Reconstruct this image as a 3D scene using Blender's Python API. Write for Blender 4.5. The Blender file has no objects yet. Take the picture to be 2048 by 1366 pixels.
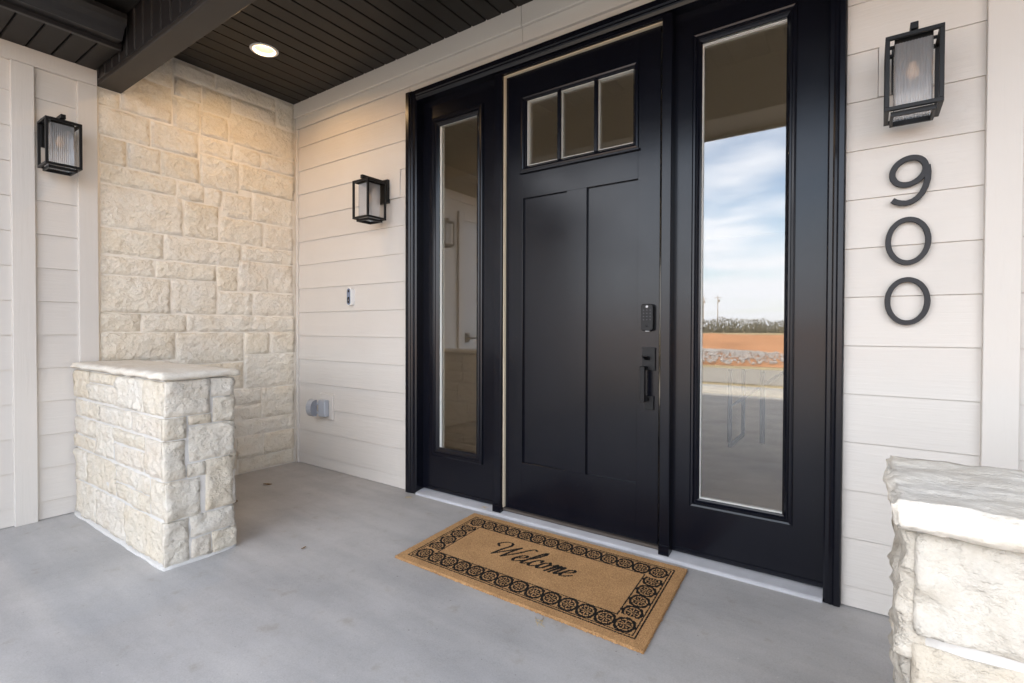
import bpy, bmesh, math, random
from math import radians, sin, cos, pi
from mathutils import Vector, Matrix, noise
import numpy as np

random.seed(7)
rng = np.random.default_rng(7)
sc = bpy.context.scene
COL = sc.collection

# ------------------------------------------------------------------ camera
FPX, YAW, PITCH, ROLL = 1015.79, 0.609566, 0.0137087, 0.0031014
fw = Vector((-sin(YAW) * cos(PITCH), cos(YAW) * cos(PITCH), -sin(PITCH)))
rt = Vector((cos(YAW), sin(YAW), 0)); up = rt.cross(fw)
rt, up = cos(ROLL) * rt + sin(ROLL) * up, -sin(ROLL) * rt + cos(ROLL) * up
cam = bpy.data.cameras.new('camera'); cam_o = bpy.data.objects.new('camera', cam); COL.objects.link(cam_o)
cam.sensor_width = 36.0; cam.lens = FPX / 2048 * 36.0; cam.shift_y = -11.51 / 2048
cam.clip_start = 0.02; cam.clip_end = 5000
M = Matrix((rt, up, -fw)).transposed().to_4x4(); M.translation = (0, -2.4, 1.11)
cam_o.matrix_world = M
sc.camera = cam_o

# ------------------------------------------------------------------ sky, sun, exposure
SUN_EL = radians(31)
w = bpy.data.worlds.new('World'); sc.world = w; w.use_nodes = True
nt = w.node_tree; nt.nodes.clear()
def wn(t, **k):
    n = nt.nodes.new(t)
    for a, b in k.items(): setattr(n, a, b)
    return n
out = wn('ShaderNodeOutputWorld'); bg = wn('ShaderNodeBackground'); bg.inputs[1].default_value = 0.10
sky = wn('ShaderNodeTexSky', sky_type='NISHITA'); sky.sun_disc = False
sky.sun_elevation = SUN_EL; sky.sun_rotation = 0.0; sky.air_density = 1.0; sky.dust_density = 0.6; sky.ozone_density = 1.0
tc = wn('ShaderNodeTexCoord'); sep = wn('ShaderNodeSeparateXYZ'); nt.links.new(tc.outputs['Generated'], sep.inputs[0])
zz = wn('ShaderNodeMath', operation='MAXIMUM'); nt.links.new(sep.outputs['Z'], zz.inputs[0]); zz.inputs[1].default_value = 0.0
za = wn('ShaderNodeMath', operation='ADD'); nt.links.new(zz.outputs[0], za.inputs[0]); za.inputs[1].default_value = 0.12
dx = wn('ShaderNodeMath', operation='DIVIDE'); nt.links.new(sep.outputs['X'], dx.inputs[0]); nt.links.new(za.outputs[0], dx.inputs[1])
dy = wn('ShaderNodeMath', operation='DIVIDE'); nt.links.new(sep.outputs['Y'], dy.inputs[0]); nt.links.new(za.outputs[0], dy.inputs[1])
cmb = wn('ShaderNodeCombineXYZ'); nt.links.new(dx.outputs[0], cmb.inputs[0]); nt.links.new(dy.outputs[0], cmb.inputs[1]); cmb.inputs[2].default_value = 7.4
mp = wn('ShaderNodeMapping'); nt.links.new(cmb.outputs[0], mp.inputs[0]); mp.inputs['Rotation'].default_value = (0, 0, 0.5); mp.inputs['Scale'].default_value = (0.75, 1.05, 1)
cn = wn('ShaderNodeTexNoise'); nt.links.new(mp.outputs[0], cn.inputs['Vector']); cn.inputs['Scale'].default_value = 1.0; cn.inputs['Detail'].default_value = 7; cn.inputs['Roughness'].default_value = 0.52
cr = wn('ShaderNodeValToRGB'); nt.links.new(cn.outputs['Fac'], cr.inputs[0])
cr.color_ramp.elements[0].position = 0.36; cr.color_ramp.elements[0].color = (0.0, 0.0, 0.0, 1)
cr.color_ramp.elements[1].position = 0.52; cr.color_ramp.elements[1].color = (0.93, 0.93, 0.93, 1)
cm = wn('ShaderNodeMixRGB'); nt.links.new(cr.outputs[0], cm.inputs[0]); nt.links.new(sky.outputs[0], cm.inputs[1]); cm.inputs[2].default_value = (9.2, 9.3, 9.7, 1)
hz = wn('ShaderNodeMapRange'); nt.links.new(sep.outputs['Z'], hz.inputs[0]); hz.inputs[1].default_value = 0.0; hz.inputs[2].default_value = 0.22; hz.inputs[3].default_value = 0.85; hz.inputs[4].default_value = 0.0
hm = wn('ShaderNodeMixRGB'); nt.links.new(hz.outputs[0], hm.inputs[0]); nt.links.new(cm.outputs[0], hm.inputs[1]); hm.inputs[2].default_value = (7.4, 7.6, 8.2, 1)
nt.links.new(hm.outputs[0], bg.inputs[0]); nt.links.new(bg.outputs[0], out.inputs[0])

sun = bpy.data.lights.new('sun', 'SUN'); sun.energy = 5.0; sun.angle = radians(0.53); sun.color = (1.0, 0.95, 0.87)
sun_o = bpy.data.objects.new('sun', sun); COL.objects.link(sun_o)
sun_o.rotation_euler = Vector((-0.12, -cos(SUN_EL), -sin(SUN_EL))).to_track_quat('-Z', 'Y').to_euler()

sc.view_settings.view_transform = 'Standard'; sc.view_settings.look = 'None'
sc.view_settings.exposure = 2.52; sc.view_settings.gamma = 1.0
sc.render.engine = 'CYCLES'
sc.cycles.use_denoising = True
sc.cycles.max_bounces = 9; sc.cycles.diffuse_bounces = 5; sc.cycles.transparent_max_bounces = 16
sc.cycles.sample_clamp_indirect = 8.0

# ------------------------------------------------------------------ materials
def new_mat(name):
    m = bpy.data.materials.new(name); m.use_nodes = True
    n = m.node_tree; b = n.nodes['Principled BSDF']
    return m, n, b
def add(n, t, **k):
    x = n.nodes.new(t)
    for a, b in k.items(): setattr(x, a, b)
    return x
def noise_node(n, scale, detail=4, rough=0.55, vec=None, mscale=None):
    tx = add(n, 'ShaderNodeTexNoise'); tx.inputs['Scale'].default_value = scale; tx.inputs['Detail'].default_value = detail; tx.inputs['Roughness'].default_value = rough
    c = add(n, 'ShaderNodeNewGeometry')
    src = c.outputs['Position']
    if mscale:
        mpn = add(n, 'ShaderNodeMapping'); mpn.inputs['Scale'].default_value = mscale; n.links.new(src, mpn.inputs[0]); src = mpn.outputs[0]
    n.links.new(src, tx.inputs['Vector'])
    return tx
def ramp(n, src, stops):
    r = add(n, 'ShaderNodeValToRGB'); n.links.new(src, r.inputs[0])
    e = r.color_ramp.elements
    while len(e) < len(stops): e.new(0.5)
    for i, (p, c) in enumerate(stops): e[i].position = p; e[i].color = (*c, 1)
    return r
def bump(n, b, src, strength, dist, prev=None):
    bp = add(n, 'ShaderNodeBump'); bp.inputs['Strength'].default_value = strength; bp.inputs['Distance'].default_value = dist
    n.links.new(src, bp.inputs['Height'])
    if prev: n.links.new(prev.outputs[0], bp.inputs['Normal'])
    n.links.new(bp.outputs[0], b.inputs['Normal']); return bp
def simple(name, col, rough=0.5, metal=0.0, spec=0.5, vary=0.0, vscale=6.0, bmp=0.0, bscale=60.0, mscale=None):
    m, n, b = new_mat(name)
    b.inputs['Base Color'].default_value = (*col, 1); b.inputs['Roughness'].default_value = rough; b.inputs['Metallic'].default_value = metal
    b.inputs['Specular IOR Level'].default_value = spec
    if vary:
        t = noise_node(n, vscale, 5)
        r = ramp(n, t.outputs['Fac'], [(0.3, tuple(c * (1 - vary) for c in col)), (0.7, tuple(min(1, c * (1 + vary)) for c in col))])
        n.links.new(r.outputs[0], b.inputs['Base Color'])
    if bmp:
        t2 = noise_node(n, bscale, 3, mscale=mscale); bump(n, b, t2.outputs['Fac'], bmp, 0.004)
    return m

def siding_mat(name, axis, base):
    m, n, b = new_mat(name)
    ms = (1.2, 1, 22) if axis == 'x' else ((1, 1.2, 22) if axis == 'y' else (22, 22, 1.2))
    t = noise_node(n, 3.2, 6, 0.6, mscale=ms)
    g = noise_node(n, 1.3, 4)
    r = ramp(n, g.outputs['Fac'], [(0.3, tuple(c * 0.965 for c in base)), (0.7, tuple(c * 1.03 for c in base))])
    oi = add(n, 'ShaderNodeObjectInfo')
    hv = add(n, 'ShaderNodeHueSaturation'); n.links.new(r.outputs[0], hv.inputs['Color'])
    mr = add(n, 'ShaderNodeMapRange'); n.links.new(oi.outputs['Random'], mr.inputs[0]); mr.inputs[3].default_value = 0.975; mr.inputs[4].default_value = 1.02
    n.links.new(mr.outputs[0], hv.inputs['Value']); n.links.new(hv.outputs[0], b.inputs['Base Color'])
    b.inputs['Roughness'].default_value = 0.55; b.inputs['Specular IOR Level'].default_value = 0.35
    f = noise_node(n, 160, 2)
    bp = bump(n, b, t.outputs['Fac'], 0.35, 0.004); bump(n, b, f.outputs['Fac'], 0.06, 0.002, bp)
    return m
SID = (0.60, 0.562, 0.517)
M_SIDX = siding_mat('siding_paint_x', 'x', SID)
M_SIDY = siding_mat('siding_paint_y', 'y', SID)
M_TRIM = siding_mat('trim_paint', 'z', (0.61, 0.572, 0.527))

def stone_mat(name, bright=1.0, bf=1.0):
    m, n, b = new_mat(name)
    oi = add(n, 'ShaderNodeObjectInfo')
    big = noise_node(n, 7, 5, 0.6)
    r1 = ramp(n, big.outputs['Fac'], [(0.28, (0.70, 0.60, 0.455)), (0.45, (0.76, 0.69, 0.575)), (0.62, (0.78, 0.735, 0.65)), (0.8, (0.82, 0.79, 0.73))])
    per = ramp(n, oi.outputs['Random'], [(0.0, (0.70, 0.595, 0.45)), (0.2, (0.76, 0.69, 0.575)), (0.55, (0.775, 0.71, 0.615)), (0.8, (0.78, 0.74, 0.67)), (1.0, (0.75, 0.675, 0.59))])
    mx = add(n, 'ShaderNodeMixRGB'); mx.inputs[0].default_value = 0.5; n.links.new(r1.outputs[0], mx.inputs[1]); n.links.new(per.outputs[0], mx.inputs[2])
    fine = noise_node(n, 85, 6, 0.7)
    rf = ramp(n, fine.outputs['Fac'], [(0.3, (0.90, 0.89, 0.87)), (0.65, (1.04, 1.04, 1.04))])
    m2 = add(n, 'ShaderNodeMixRGB', blend_type='MULTIPLY'); m2.inputs[0].default_value = 1; n.links.new(mx.outputs[0], m2.inputs[1]); n.links.new(rf.outputs[0], m2.inputs[2])
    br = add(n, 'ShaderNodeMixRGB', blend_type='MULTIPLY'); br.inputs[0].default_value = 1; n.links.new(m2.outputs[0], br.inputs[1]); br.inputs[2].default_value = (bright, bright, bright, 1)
    n.links.new(br.outputs[0], b.inputs['Base Color'])
    b.inputs['Roughness'].default_value = 0.9; b.inputs['Specular IOR Level'].default_value = 0.2
    h1 = noise_node(n, 26, 5, 0.6, mscale=(1, 1, 1.25)); h2 = noise_node(n, 110, 4, 0.7)
    v = add(n, 'ShaderNodeTexVoronoi'); v.inputs['Scale'].default_value = 24
    g = add(n, 'ShaderNodeNewGeometry')
    wv = add(n, 'ShaderNodeMixRGB'); wv.inputs[0].default_value = 0.06; n.links.new(g.outputs['Position'], wv.inputs[1]); n.links.new(h1.outputs['Color'], wv.inputs[2]); n.links.new(wv.outputs[0], v.inputs['Vector'])
    bp = bump(n, b, h1.outputs['Fac'], 0.8 * bf, 0.020)
    bp2 = bump(n, b, v.outputs['Distance'], 0.5 * bf, 0.012, bp)
    bump(n, b, h2.outputs['Fac'], 0.55 * bf, 0.004, bp2)
    return m
M_STONE = stone_mat('limestone'); M_STONE2 = stone_mat('limestone_pale', 0.86)
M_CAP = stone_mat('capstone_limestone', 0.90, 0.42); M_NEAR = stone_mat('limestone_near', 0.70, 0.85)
M_MORTAR = simple('mortar', (0.77, 0.71, 0.62), 0.95, spec=0.15, vary=0.06, vscale=14, bmp=0.4, bscale=120)
M_MORTAR2 = simple('mortar_pale', (0.60, 0.58, 0.55), 0.95, spec=0.15, vary=0.05, vscale=14, bmp=0.4, bscale=120)

def concrete_mat():
    m, n, b = new_mat('porch_concrete')
    a = noise_node(n, 1.6, 6, 0.6); st = noise_node(n, 2.2, 5, 0.6, mscale=(0.5, 3.0, 1)); f = noise_node(n, 190, 3, 0.7); s = noise_node(n, 11, 5, 0.62)
    r = ramp(n, a.outputs['Fac'], [(0.3, (0.385, 0.376, 0.366)), (0.5, (0.445, 0.433, 0.42)), (0.72, (0.505, 0.49, 0.473))])
    r2 = ramp(n, st.outputs['Fac'], [(0.33, (0.90, 0.90, 0.91)), (0.66, (1.07, 1.065, 1.06))])
    r3 = ramp(n, f.outputs['Fac'], [(0.28, (0.90, 0.89, 0.88)), (0.6, (1.03, 1.03, 1.03))])
    r4 = ramp(n, s.outputs['Fac'], [(0.26, (0.86, 0.82, 0.78)), (0.40, (1, 1, 1)), (0.75, (1.03, 1.03, 1.04))])
    sp = noise_node(n, 75, 2, 0.4); r5 = ramp(n, sp.outputs['Fac'], [(0.215, (0.62, 0.60, 0.58)), (0.25, (1, 1, 1)), (0.755, (1, 1, 1)), (0.78, (1.22, 1.22, 1.2))])
    wv_ = noise_node(n, 5.5, 8, 0.72, mscale=(1, 1, 1)); r6 = ramp(n, wv_.outputs['Fac'], [(0.485, (1, 1, 1)), (0.5, (0.93, 0.925, 0.92)), (0.515, (1, 1, 1))])
    prev = r.outputs[0]
    for q in (r2, r3, r4, r5, r6):
        mu = add(n, 'ShaderNodeMixRGB', blend_type='MULTIPLY'); mu.inputs[0].default_value = 1; n.links.new(prev, mu.inputs[1]); n.links.new(q.outputs[0], mu.inputs[2]); prev = mu.outputs[0]
    n.links.new(prev, b.inputs['Base Color'])
    rr = ramp(n, s.outputs['Fac'], [(0.3, (0.62,) * 3), (0.7, (0.8,) * 3)]); n.links.new(rr.outputs[0], b.inputs['Roughness'])
    b.inputs['Specular IOR Level'].default_value = 0.4
    bp = bump(n, b, st.outputs['Fac'], 0.12, 0.006); bump(n, b, f.outputs['Fac'], 0.12, 0.0015, bp)
    return m
M_CONC = concrete_mat()

def black_paint(name, col, rough):
    m, n, b = new_mat(name)
    b.inputs['Base Color'].default_value = (*col, 1)
    t = noise_node(n, 2.5, 5); r = ramp(n, t.outputs['Fac'], [(0.3, (rough - 0.04,) * 3), (0.7, (rough + 0.05,) * 3)]); n.links.new(r.outputs[0], b.inputs['Roughness'])
    sp = noise_node(n, 420, 1); rs = ramp(n, sp.outputs['Fac'], [(0.79, col), (0.83, (0.32, 0.31, 0.3))])
    n.links.new(rs.outputs[0], b.inputs['Base Color'])
    b.inputs['Specular IOR Level'].default_value = 0.36
    f = noise_node(n, 90, 3); bump(n, b, f.outputs['Fac'], 0.035, 0.002)
    return m
M_BLACK = black_paint('black_door_paint', (0.0035, 0.004, 0.0075), 0.22)
M_BLACKF = black_paint('black_frame_paint', (0.0035, 0.004, 0.0075), 0.22)
M_METAL = simple('black_metal', (0.007, 0.007, 0.0075), 0.42, 0.0, 0.3, bmp=0.05, bscale=300)
M_NUM = simple('number_metal', (0.015, 0.015, 0.0175), 0.5, 0.0, 0.35, bmp=0.05, bscale=300)
M_LOCK = simple('lock_plastic', (0.005, 0.005, 0.006), 0.42, 0.0, 0.3)
M_CEIL = simple('ceiling_bronze', (0.012, 0.0095, 0.0078), 0.55, spec=0.4, vary=0.12, vscale=3)
M_BEAM = simple('beam_bronze', (0.025, 0.021, 0.018), 0.5, spec=0.4, vary=0.1, vscale=3)
M_GUT = simple('gutter_metal', (0.016, 0.0145, 0.0145), 0.35)
M_SPACER = simple('glazing_spacer', (0.74, 0.74, 0.70), 0.45)
M_STOP = simple('pane_stop', (0.42, 0.42, 0.39), 0.5)
M_STRIP = simple('weather_strip', (0.72, 0.62, 0.46), 0.6)
M_SILL = simple('sill_aluminium', (0.46, 0.46, 0.48), 0.5, 0.0, vary=0.08, vscale=9, bmp=0.2, bscale=30, mscale=(1, 14, 14))
M_BRONZE = simple('threshold_bronze', (0.09, 0.075, 0.065), 0.45, 0.3)
M_GREY = simple('grey_plastic', (0.36, 0.375, 0.41), 0.45)
M_GREYD = simple('grey_plastic_dark', (0.22, 0.23, 0.26), 0.5)
M_WHITEP = simple('white_plastic', (0.78, 0.78, 0.78), 0.4)
M_BELL = simple('bell_face', (0.16, 0.19, 0.26), 0.2)
M_BELLD = simple('bell_lens', (0.01, 0.012, 0.018), 0.1)
M_CHIP = simple('light_key', (0.55, 0.55, 0.56), 0.4)
M_KEY = simple('dim_key', (0.10, 0.10, 0.11), 0.5)

def glass_mat(name, refl, tint, rough=0.0):
    m, n, b = new_mat(name); n.nodes.remove(b)
    o = n.nodes['Material Output']
    lwt = add(n, 'ShaderNodeLayerWeight'); lwt.inputs['Blend'].default_value = 0.5
    p5 = add(n, 'ShaderNodeMath', operation='POWER'); n.links.new(lwt.outputs['Facing'], p5.inputs[0]); p5.inputs[1].default_value = 5.0
    fr = add(n, 'ShaderNodeMath', operation='MULTIPLY_ADD'); n.links.new(p5.outputs[0], fr.inputs[0]); fr.inputs[1].default_value = 0.85; fr.inputs[2].default_value = 0.04
    mr = add(n, 'ShaderNodeMath', operation='ADD'); n.links.new(fr.outputs[0], mr.inputs[0]); mr.inputs[1].default_value = refl; mr.use_clamp = True
    t = add(n, 'ShaderNodeBsdfTransparent'); t.inputs[0].default_value = (*tint, 1)
    g = add(n, 'ShaderNodeBsdfGlossy'); g.inputs['Roughness'].default_value = rough; g.inputs[0].default_value = (0.96, 0.98, 1.0, 1)
    mx = add(n, 'ShaderNodeMixShader'); n.links.new(mr.outputs[0], mx.inputs[0]); n.links.new(t.outputs[0], mx.inputs[1]); n.links.new(g.outputs[0], mx.inputs[2])
    n.links.new(mx.outputs[0], o.inputs[0])
    return m
M_GLASS = glass_mat('coated_window_glass', 0.085, (0.85, 0.83, 0.80))
def fluted_glass():
    m, n, b = new_mat('fluted_glass'); o = n.nodes['Material Output']; n.nodes.remove(b)
    t = add(n, 'ShaderNodeBsdfTransparent'); t.inputs[0].default_value = (0.93, 0.93, 0.93, 1)
    g = add(n, 'ShaderNodeBsdfGlossy'); g.inputs['Roughness'].default_value = 0.08
    d = add(n, 'ShaderNodeBsdfTranslucent'); d.inputs[0].default_value = (0.85, 0.85, 0.86, 1)
    df = add(n, 'ShaderNodeBsdfDiffuse'); df.inputs[0].default_value = (0.85, 0.85, 0.86, 1)
    fr = add(n, 'ShaderNodeFresnel'); fr.inputs[0].default_value = 1.5
    md = add(n, 'ShaderNodeMixShader'); md.inputs[0].default_value = 0.5; n.links.new(d.outputs[0], md.inputs[1]); n.links.new(df.outputs[0], md.inputs[2])
    m1 = add(n, 'ShaderNodeMixShader'); m1.inputs[0].default_value = 0.33; n.links.new(t.outputs[0], m1.inputs[1]); n.links.new(md.outputs[0], m1.inputs[2])
    m2 = add(n, 'ShaderNodeMixShader'); n.links.new(fr.outputs[0], m2.inputs[0]); n.links.new(m1.outputs[0], m2.inputs[1]); n.links.new(g.outputs[0], m2.inputs[2])
    n.links.new(m2.outputs[0], o.inputs[0]); return m
M_FLUTE = fluted_glass()
def emis(name, col, s, base=(0.8, 0.8, 0.8)):
    m, n, b = new_mat(name); b.inputs['Base Color'].default_value = (*base, 1); b.inputs['Emission Color'].default_value = (*col, 1); b.inputs['Emission Strength'].default_value = s
    return m
M_BULB = emis('amber_bulb', (1.0, 0.50, 0.18), 0.010, (0.5, 0.36, 0.24))
M_CAN = emis('can_lens', (1.0, 0.80, 0.52), 4.0)
M_CANT = simple('can_trim', (0.75, 0.74, 0.72), 0.5)
M_CANR = simple('can_reflector', (0.30, 0.26, 0.20), 0.5)
M_INW = simple('interior_paint', (0.66, 0.61, 0.54), 0.8)
M_INC = simple('interior_ceiling', (0.70, 0.68, 0.63), 0.85)
M_INF = simple('interior_floor', (0.66, 0.62, 0.57), 0.55, vary=0.2, vscale=2.5)
M_TABLE = simple('table_top_plastic', (0.62, 0.62, 0.60), 0.6)
M_LEG = simple('table_leg_steel', (0.012, 0.013, 0.02), 0.8, 0.0, 0.05)
M_DOORG = simple('side_door_paint', (0.52, 0.52, 0.52), 0.5)
M_ROOF = simple('roof_shingle', (0.09, 0.08, 0.075), 0.9, vary=0.25, vscale=12)

# ------------------------------------------------------------------ helpers
def empty(name, loc=(0, 0, 0)):
    o = bpy.data.objects.new(name, None); COL.objects.link(o); o.location = loc; o.empty_display_size = 0.1
    return o
def tag(o, label=None, cat=None, group=None, kind=None):
    if label: o['label'] = label
    if cat: o['category'] = cat
    if group: o['group'] = group
    if kind: o['kind'] = kind
    return o
def thing(name, label, cat, loc=(0, 0, 0), group=None): return tag(empty(name, loc), label, cat, group)
def link(name, me, mat, parent=None, smooth=False):
    o = bpy.data.objects.new(name, me); COL.objects.link(o)
    if mat is not None: me.materials.append(mat)
    if smooth:
        for p in me.polygons: p.use_smooth = True
    if parent is not None:
        o.parent = parent
        par = parent; off = Vector((0, 0, 0))
        while par is not None: off += par.location; par = par.parent
        o.location = -off
    return o
def pyd(name, v, f, mat, parent=None, smooth=False):
    me = bpy.data.meshes.new(name); me.from_pydata([tuple(q) for q in v], [], f); me.update()
    return link(name, me, mat, parent, smooth)
def from_bm(name, bm, mat, parent=None, smooth=False):
    me = bpy.data.meshes.new(name); bm.normal_update(); bm.to_mesh(me); bm.free()
    return link(name, me, mat, parent, smooth)
def bm_box(bm, x0, x1, y0, y1, z0, z1, bev=0.0, rot=None):
    vs = [bm.verts.new((x, y, z)) for x in (x0, x1) for y in (y0, y1) for z in (z0, z1)]
    fs = [(0, 1, 3, 2), (4, 6, 7, 5), (0, 4, 5, 1), (2, 3, 7, 6), (0, 2, 6, 4), (1, 5, 7, 3)]
    faces = [bm.faces.new([vs[i] for i in f]) for f in fs]
    if bev > 0:
        es = set(e for f in faces for e in f.edges)
        bmesh.ops.bevel(bm, geom=list(es), offset=bev, segments=1, affect='EDGES', profile=0.5)
def box(name, x0, x1, y0, y1, z0, z1, mat, parent=None, bev=0.0015):
    bm = bmesh.new(); bm_box(bm, x0, x1, y0, y1, z0, z1, bev); return from_bm(name, bm, mat, parent)
def boxes(name, lst, mat, parent=None, bev=0.0015):
    bm = bmesh.new()
    for b in lst: bm_box(bm, *b, bev)
    return from_bm(name, bm, mat, parent)
def prism(name, prof, axis, a0, a1, mat, parent=None, smooth=False):
    """extrude a closed 2D profile along an axis; prof = [(p, q)], x: (y,z)  y: (x,z)  z: (x,y)"""
    n = len(prof)
    def pt(a, p, q): return {'x': (a, p, q), 'y': (p, a, q), 'z': (p, q, a)}[axis]
    v = [pt(a0, *p) for p in prof] + [pt(a1, *p) for p in prof]
    f = [tuple(range(n)), tuple(reversed(range(n, 2 * n)))] + [(i, i + n, (i + 1) % n + n, (i + 1) % n) for i in range(n)]
    bm = bmesh.new(); bv = [bm.verts.new(q) for q in v]
    for q in f: bm.faces.new([bv[i] for i in q])
    bmesh.ops.recalc_face_normals(bm, faces=bm.faces)
    return from_bm(name, bm, mat, parent, smooth)
def ring_mould(name, x0, x1, z0, z1, prof, mat, parent=None):
    """rectangular moulding facing -Y: prof = [(inset, y), ...] swept round the rectangle with mitred corners"""
    v, f = [], []
    for ins, y in prof:
        v += [(x0 + ins, y, z0 + ins), (x1 - ins, y, z0 + ins), (x1 - ins, y, z1 - ins), (x0 + ins, y, z1 - ins)]
    for i in range(len(prof) - 1):
        for k in range(4):
            a, b = i * 4 + k, i * 4 + (k + 1) % 4
            f.append((a, b, b + 4, a + 4))
    return pyd(name, v, f, mat, parent)
def tube(name, pts, r, mat, parent=None, seg=10):
    bm = bmesh.new(); rings = []
    for i, p in enumerate(pts):
        p = Vector(p); a = Vector(pts[max(0, i - 1)]); b = Vector(pts[min(len(pts) - 1, i + 1)])
        d = (b - a).normalized(); s = d.orthogonal().normalized() if abs(d.z) > 0.9 else d.cross(Vector((0, 0, 1))).normalized(); t = d.cross(s)
        rr = r[i] if isinstance(r, (list, tuple)) else r
        rings.append([bm.verts.new(p + rr * (cos(2 * pi * k / seg) * s + sin(2 * pi * k / seg) * t)) for k in range(seg)])
    for a, b in zip(rings, rings[1:]):
        for k in range(seg): bm.faces.new((a[k], a[(k + 1) % seg], b[(k + 1) % seg], b[k]))
    bm.faces.new(rings[0]); bm.faces.new(list(reversed(rings[-1])))
    bmesh.ops.recalc_face_normals(bm, faces=bm.faces)
    return from_bm(name, bm, mat, parent, True)
def lathe(name, prof, cx, cy, mat, parent=None, seg=40, axis='z', cz=0):
    v, f = [], []
    for r, h in prof:
        for k in range(seg):
            a = 2 * pi * k / seg
            v.append((cx + r * cos(a), cy + r * sin(a), h) if axis == 'z' else (cx + r * cos(a), h, cz + r * sin(a)))
    for i in range(len(prof) - 1):
        for k in range(seg):
            k2 = (k + 1) % seg; f.append((i * seg + k, i * seg + k2, (i + 1) * seg + k2, (i + 1) * seg + k))
    return pyd(name, v, f, mat, parent, True)

def stone(O, u, n, a0, a1, b0, b1, mat, parent, seed, depth=0.020, rough=0.007, res=0.028, edge=0.005, name='stone'):
    """rough-faced stone: rectangle a (along u) by b (up), standing proud along n"""
    O, u, n = Vector(O), Vector(u), Vector(n); zv = Vector((0, 0, 1))
    na = max(4, int(round((a1 - a0) / res)) + 2); nb = max(4, int(round((b1 - b0) / res)) + 2)
    s = Vector((seed * 3.17, seed * 1.73, seed * 2.31)); tilt = (random.uniform(-1, 1) * 0.004, random.uniform(-1, 1) * 0.004)
    prd = random.uniform(-0.003, 0.005)
    vs, idx, fs = [], {}, []
    def lin(k_, n_, L_):
        e_ = min(0.006, L_ * 0.12)
        return 0.0 if k_ == 0 else L_ if k_ == n_ else e_ + (L_ - 2 * e_) * (k_ - 1) / (n_ - 2)
    def P(i, j, back=False):
        aa, bb = a0 + lin(i, na, a1 - a0), b0 + lin(j, nb, b1 - b0)
        a, b = (aa - a0) / (a1 - a0), (bb - b0) / (b1 - b0)
        onA, onB = i in (0, na), j in (0, nb)
        k = noise.noise(Vector((aa * 9, bb * 9, 0)) + s) ; k2 = noise.noise(Vector((aa * 9, bb * 9, 7)) + s)
        k3 = noise.noise(Vector((aa * 30, bb * 30, 3)) + s)
        if onA: aa += (1 if i == 0 else -1) * (abs(k) * edge * 2.0 + (k3 + .5) * edge * .6)
        if onB: bb += (1 if j == 0 else -1) * (abs(k2) * edge * 2.0 + (k3 + .5) * edge * .5)
        if onA and onB:
            c = edge * (0.3 + 1.3 * abs(k)); aa += (1 if i == 0 else -1) * c; bb += (1 if j == 0 else -1) * c
        if back: return O + u * aa + zv * bb - n * 0.010
        q = Vector((aa * 11, bb * 14, 1)) + s
        d = noise.hetero_terrain(q, 0.9, 2.1, 4, 0.6) - 0.6
        ridge = abs(noise.noise(Vector((aa * 16 + bb * 9, bb * 16 - aa * 5, 5)) + s))
        d = depth + prd + rough * (d * 0.9 - ridge * 1.2 + 0.5 * k3) + tilt[0] * (a - .5) * 2 + tilt[1] * (b - .5) * 2
        if onA or onB: d = min(d, depth) * 0.62
        elif i in (1, na - 1) or j in (1, nb - 1): d = d * 0.95
        dm_ = depth * 0.80
        if d < dm_ and not (onA or onB): d = dm_ + (d - dm_) * 0.22
        return O + u * aa + zv * bb + n * max(d, 0.003)
    for i in range(na + 1):
        for j in range(nb + 1):
            idx[i, j] = len(vs); vs.append(P(i, j))
    flip = (u.cross(zv)).dot(n) < 0
    def F(q): fs.append(tuple(reversed(q)) if flip else tuple(q))
    for i in range(na):
        for j in range(nb): F((idx[i, j], idx[i + 1, j], idx[i + 1, j + 1], idx[i, j + 1]))
    per = [(i, 0) for i in range(na)] + [(na, j) for j in range(nb)] + [(i, nb) for i in range(na, 0, -1)] + [(0, j) for j in range(nb, 0, -1)]
    bi = []
    for p in per: bi.append(len(vs)); vs.append(P(*p, back=True))
    for k in range(len(per)):
        k2 = (k + 1) % len(per); F((idx[per[k]], bi[k], bi[k2], idx[per[k2]]))
    F(tuple(reversed(bi)))
    return pyd(name, vs, fs, mat, parent, True)

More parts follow.
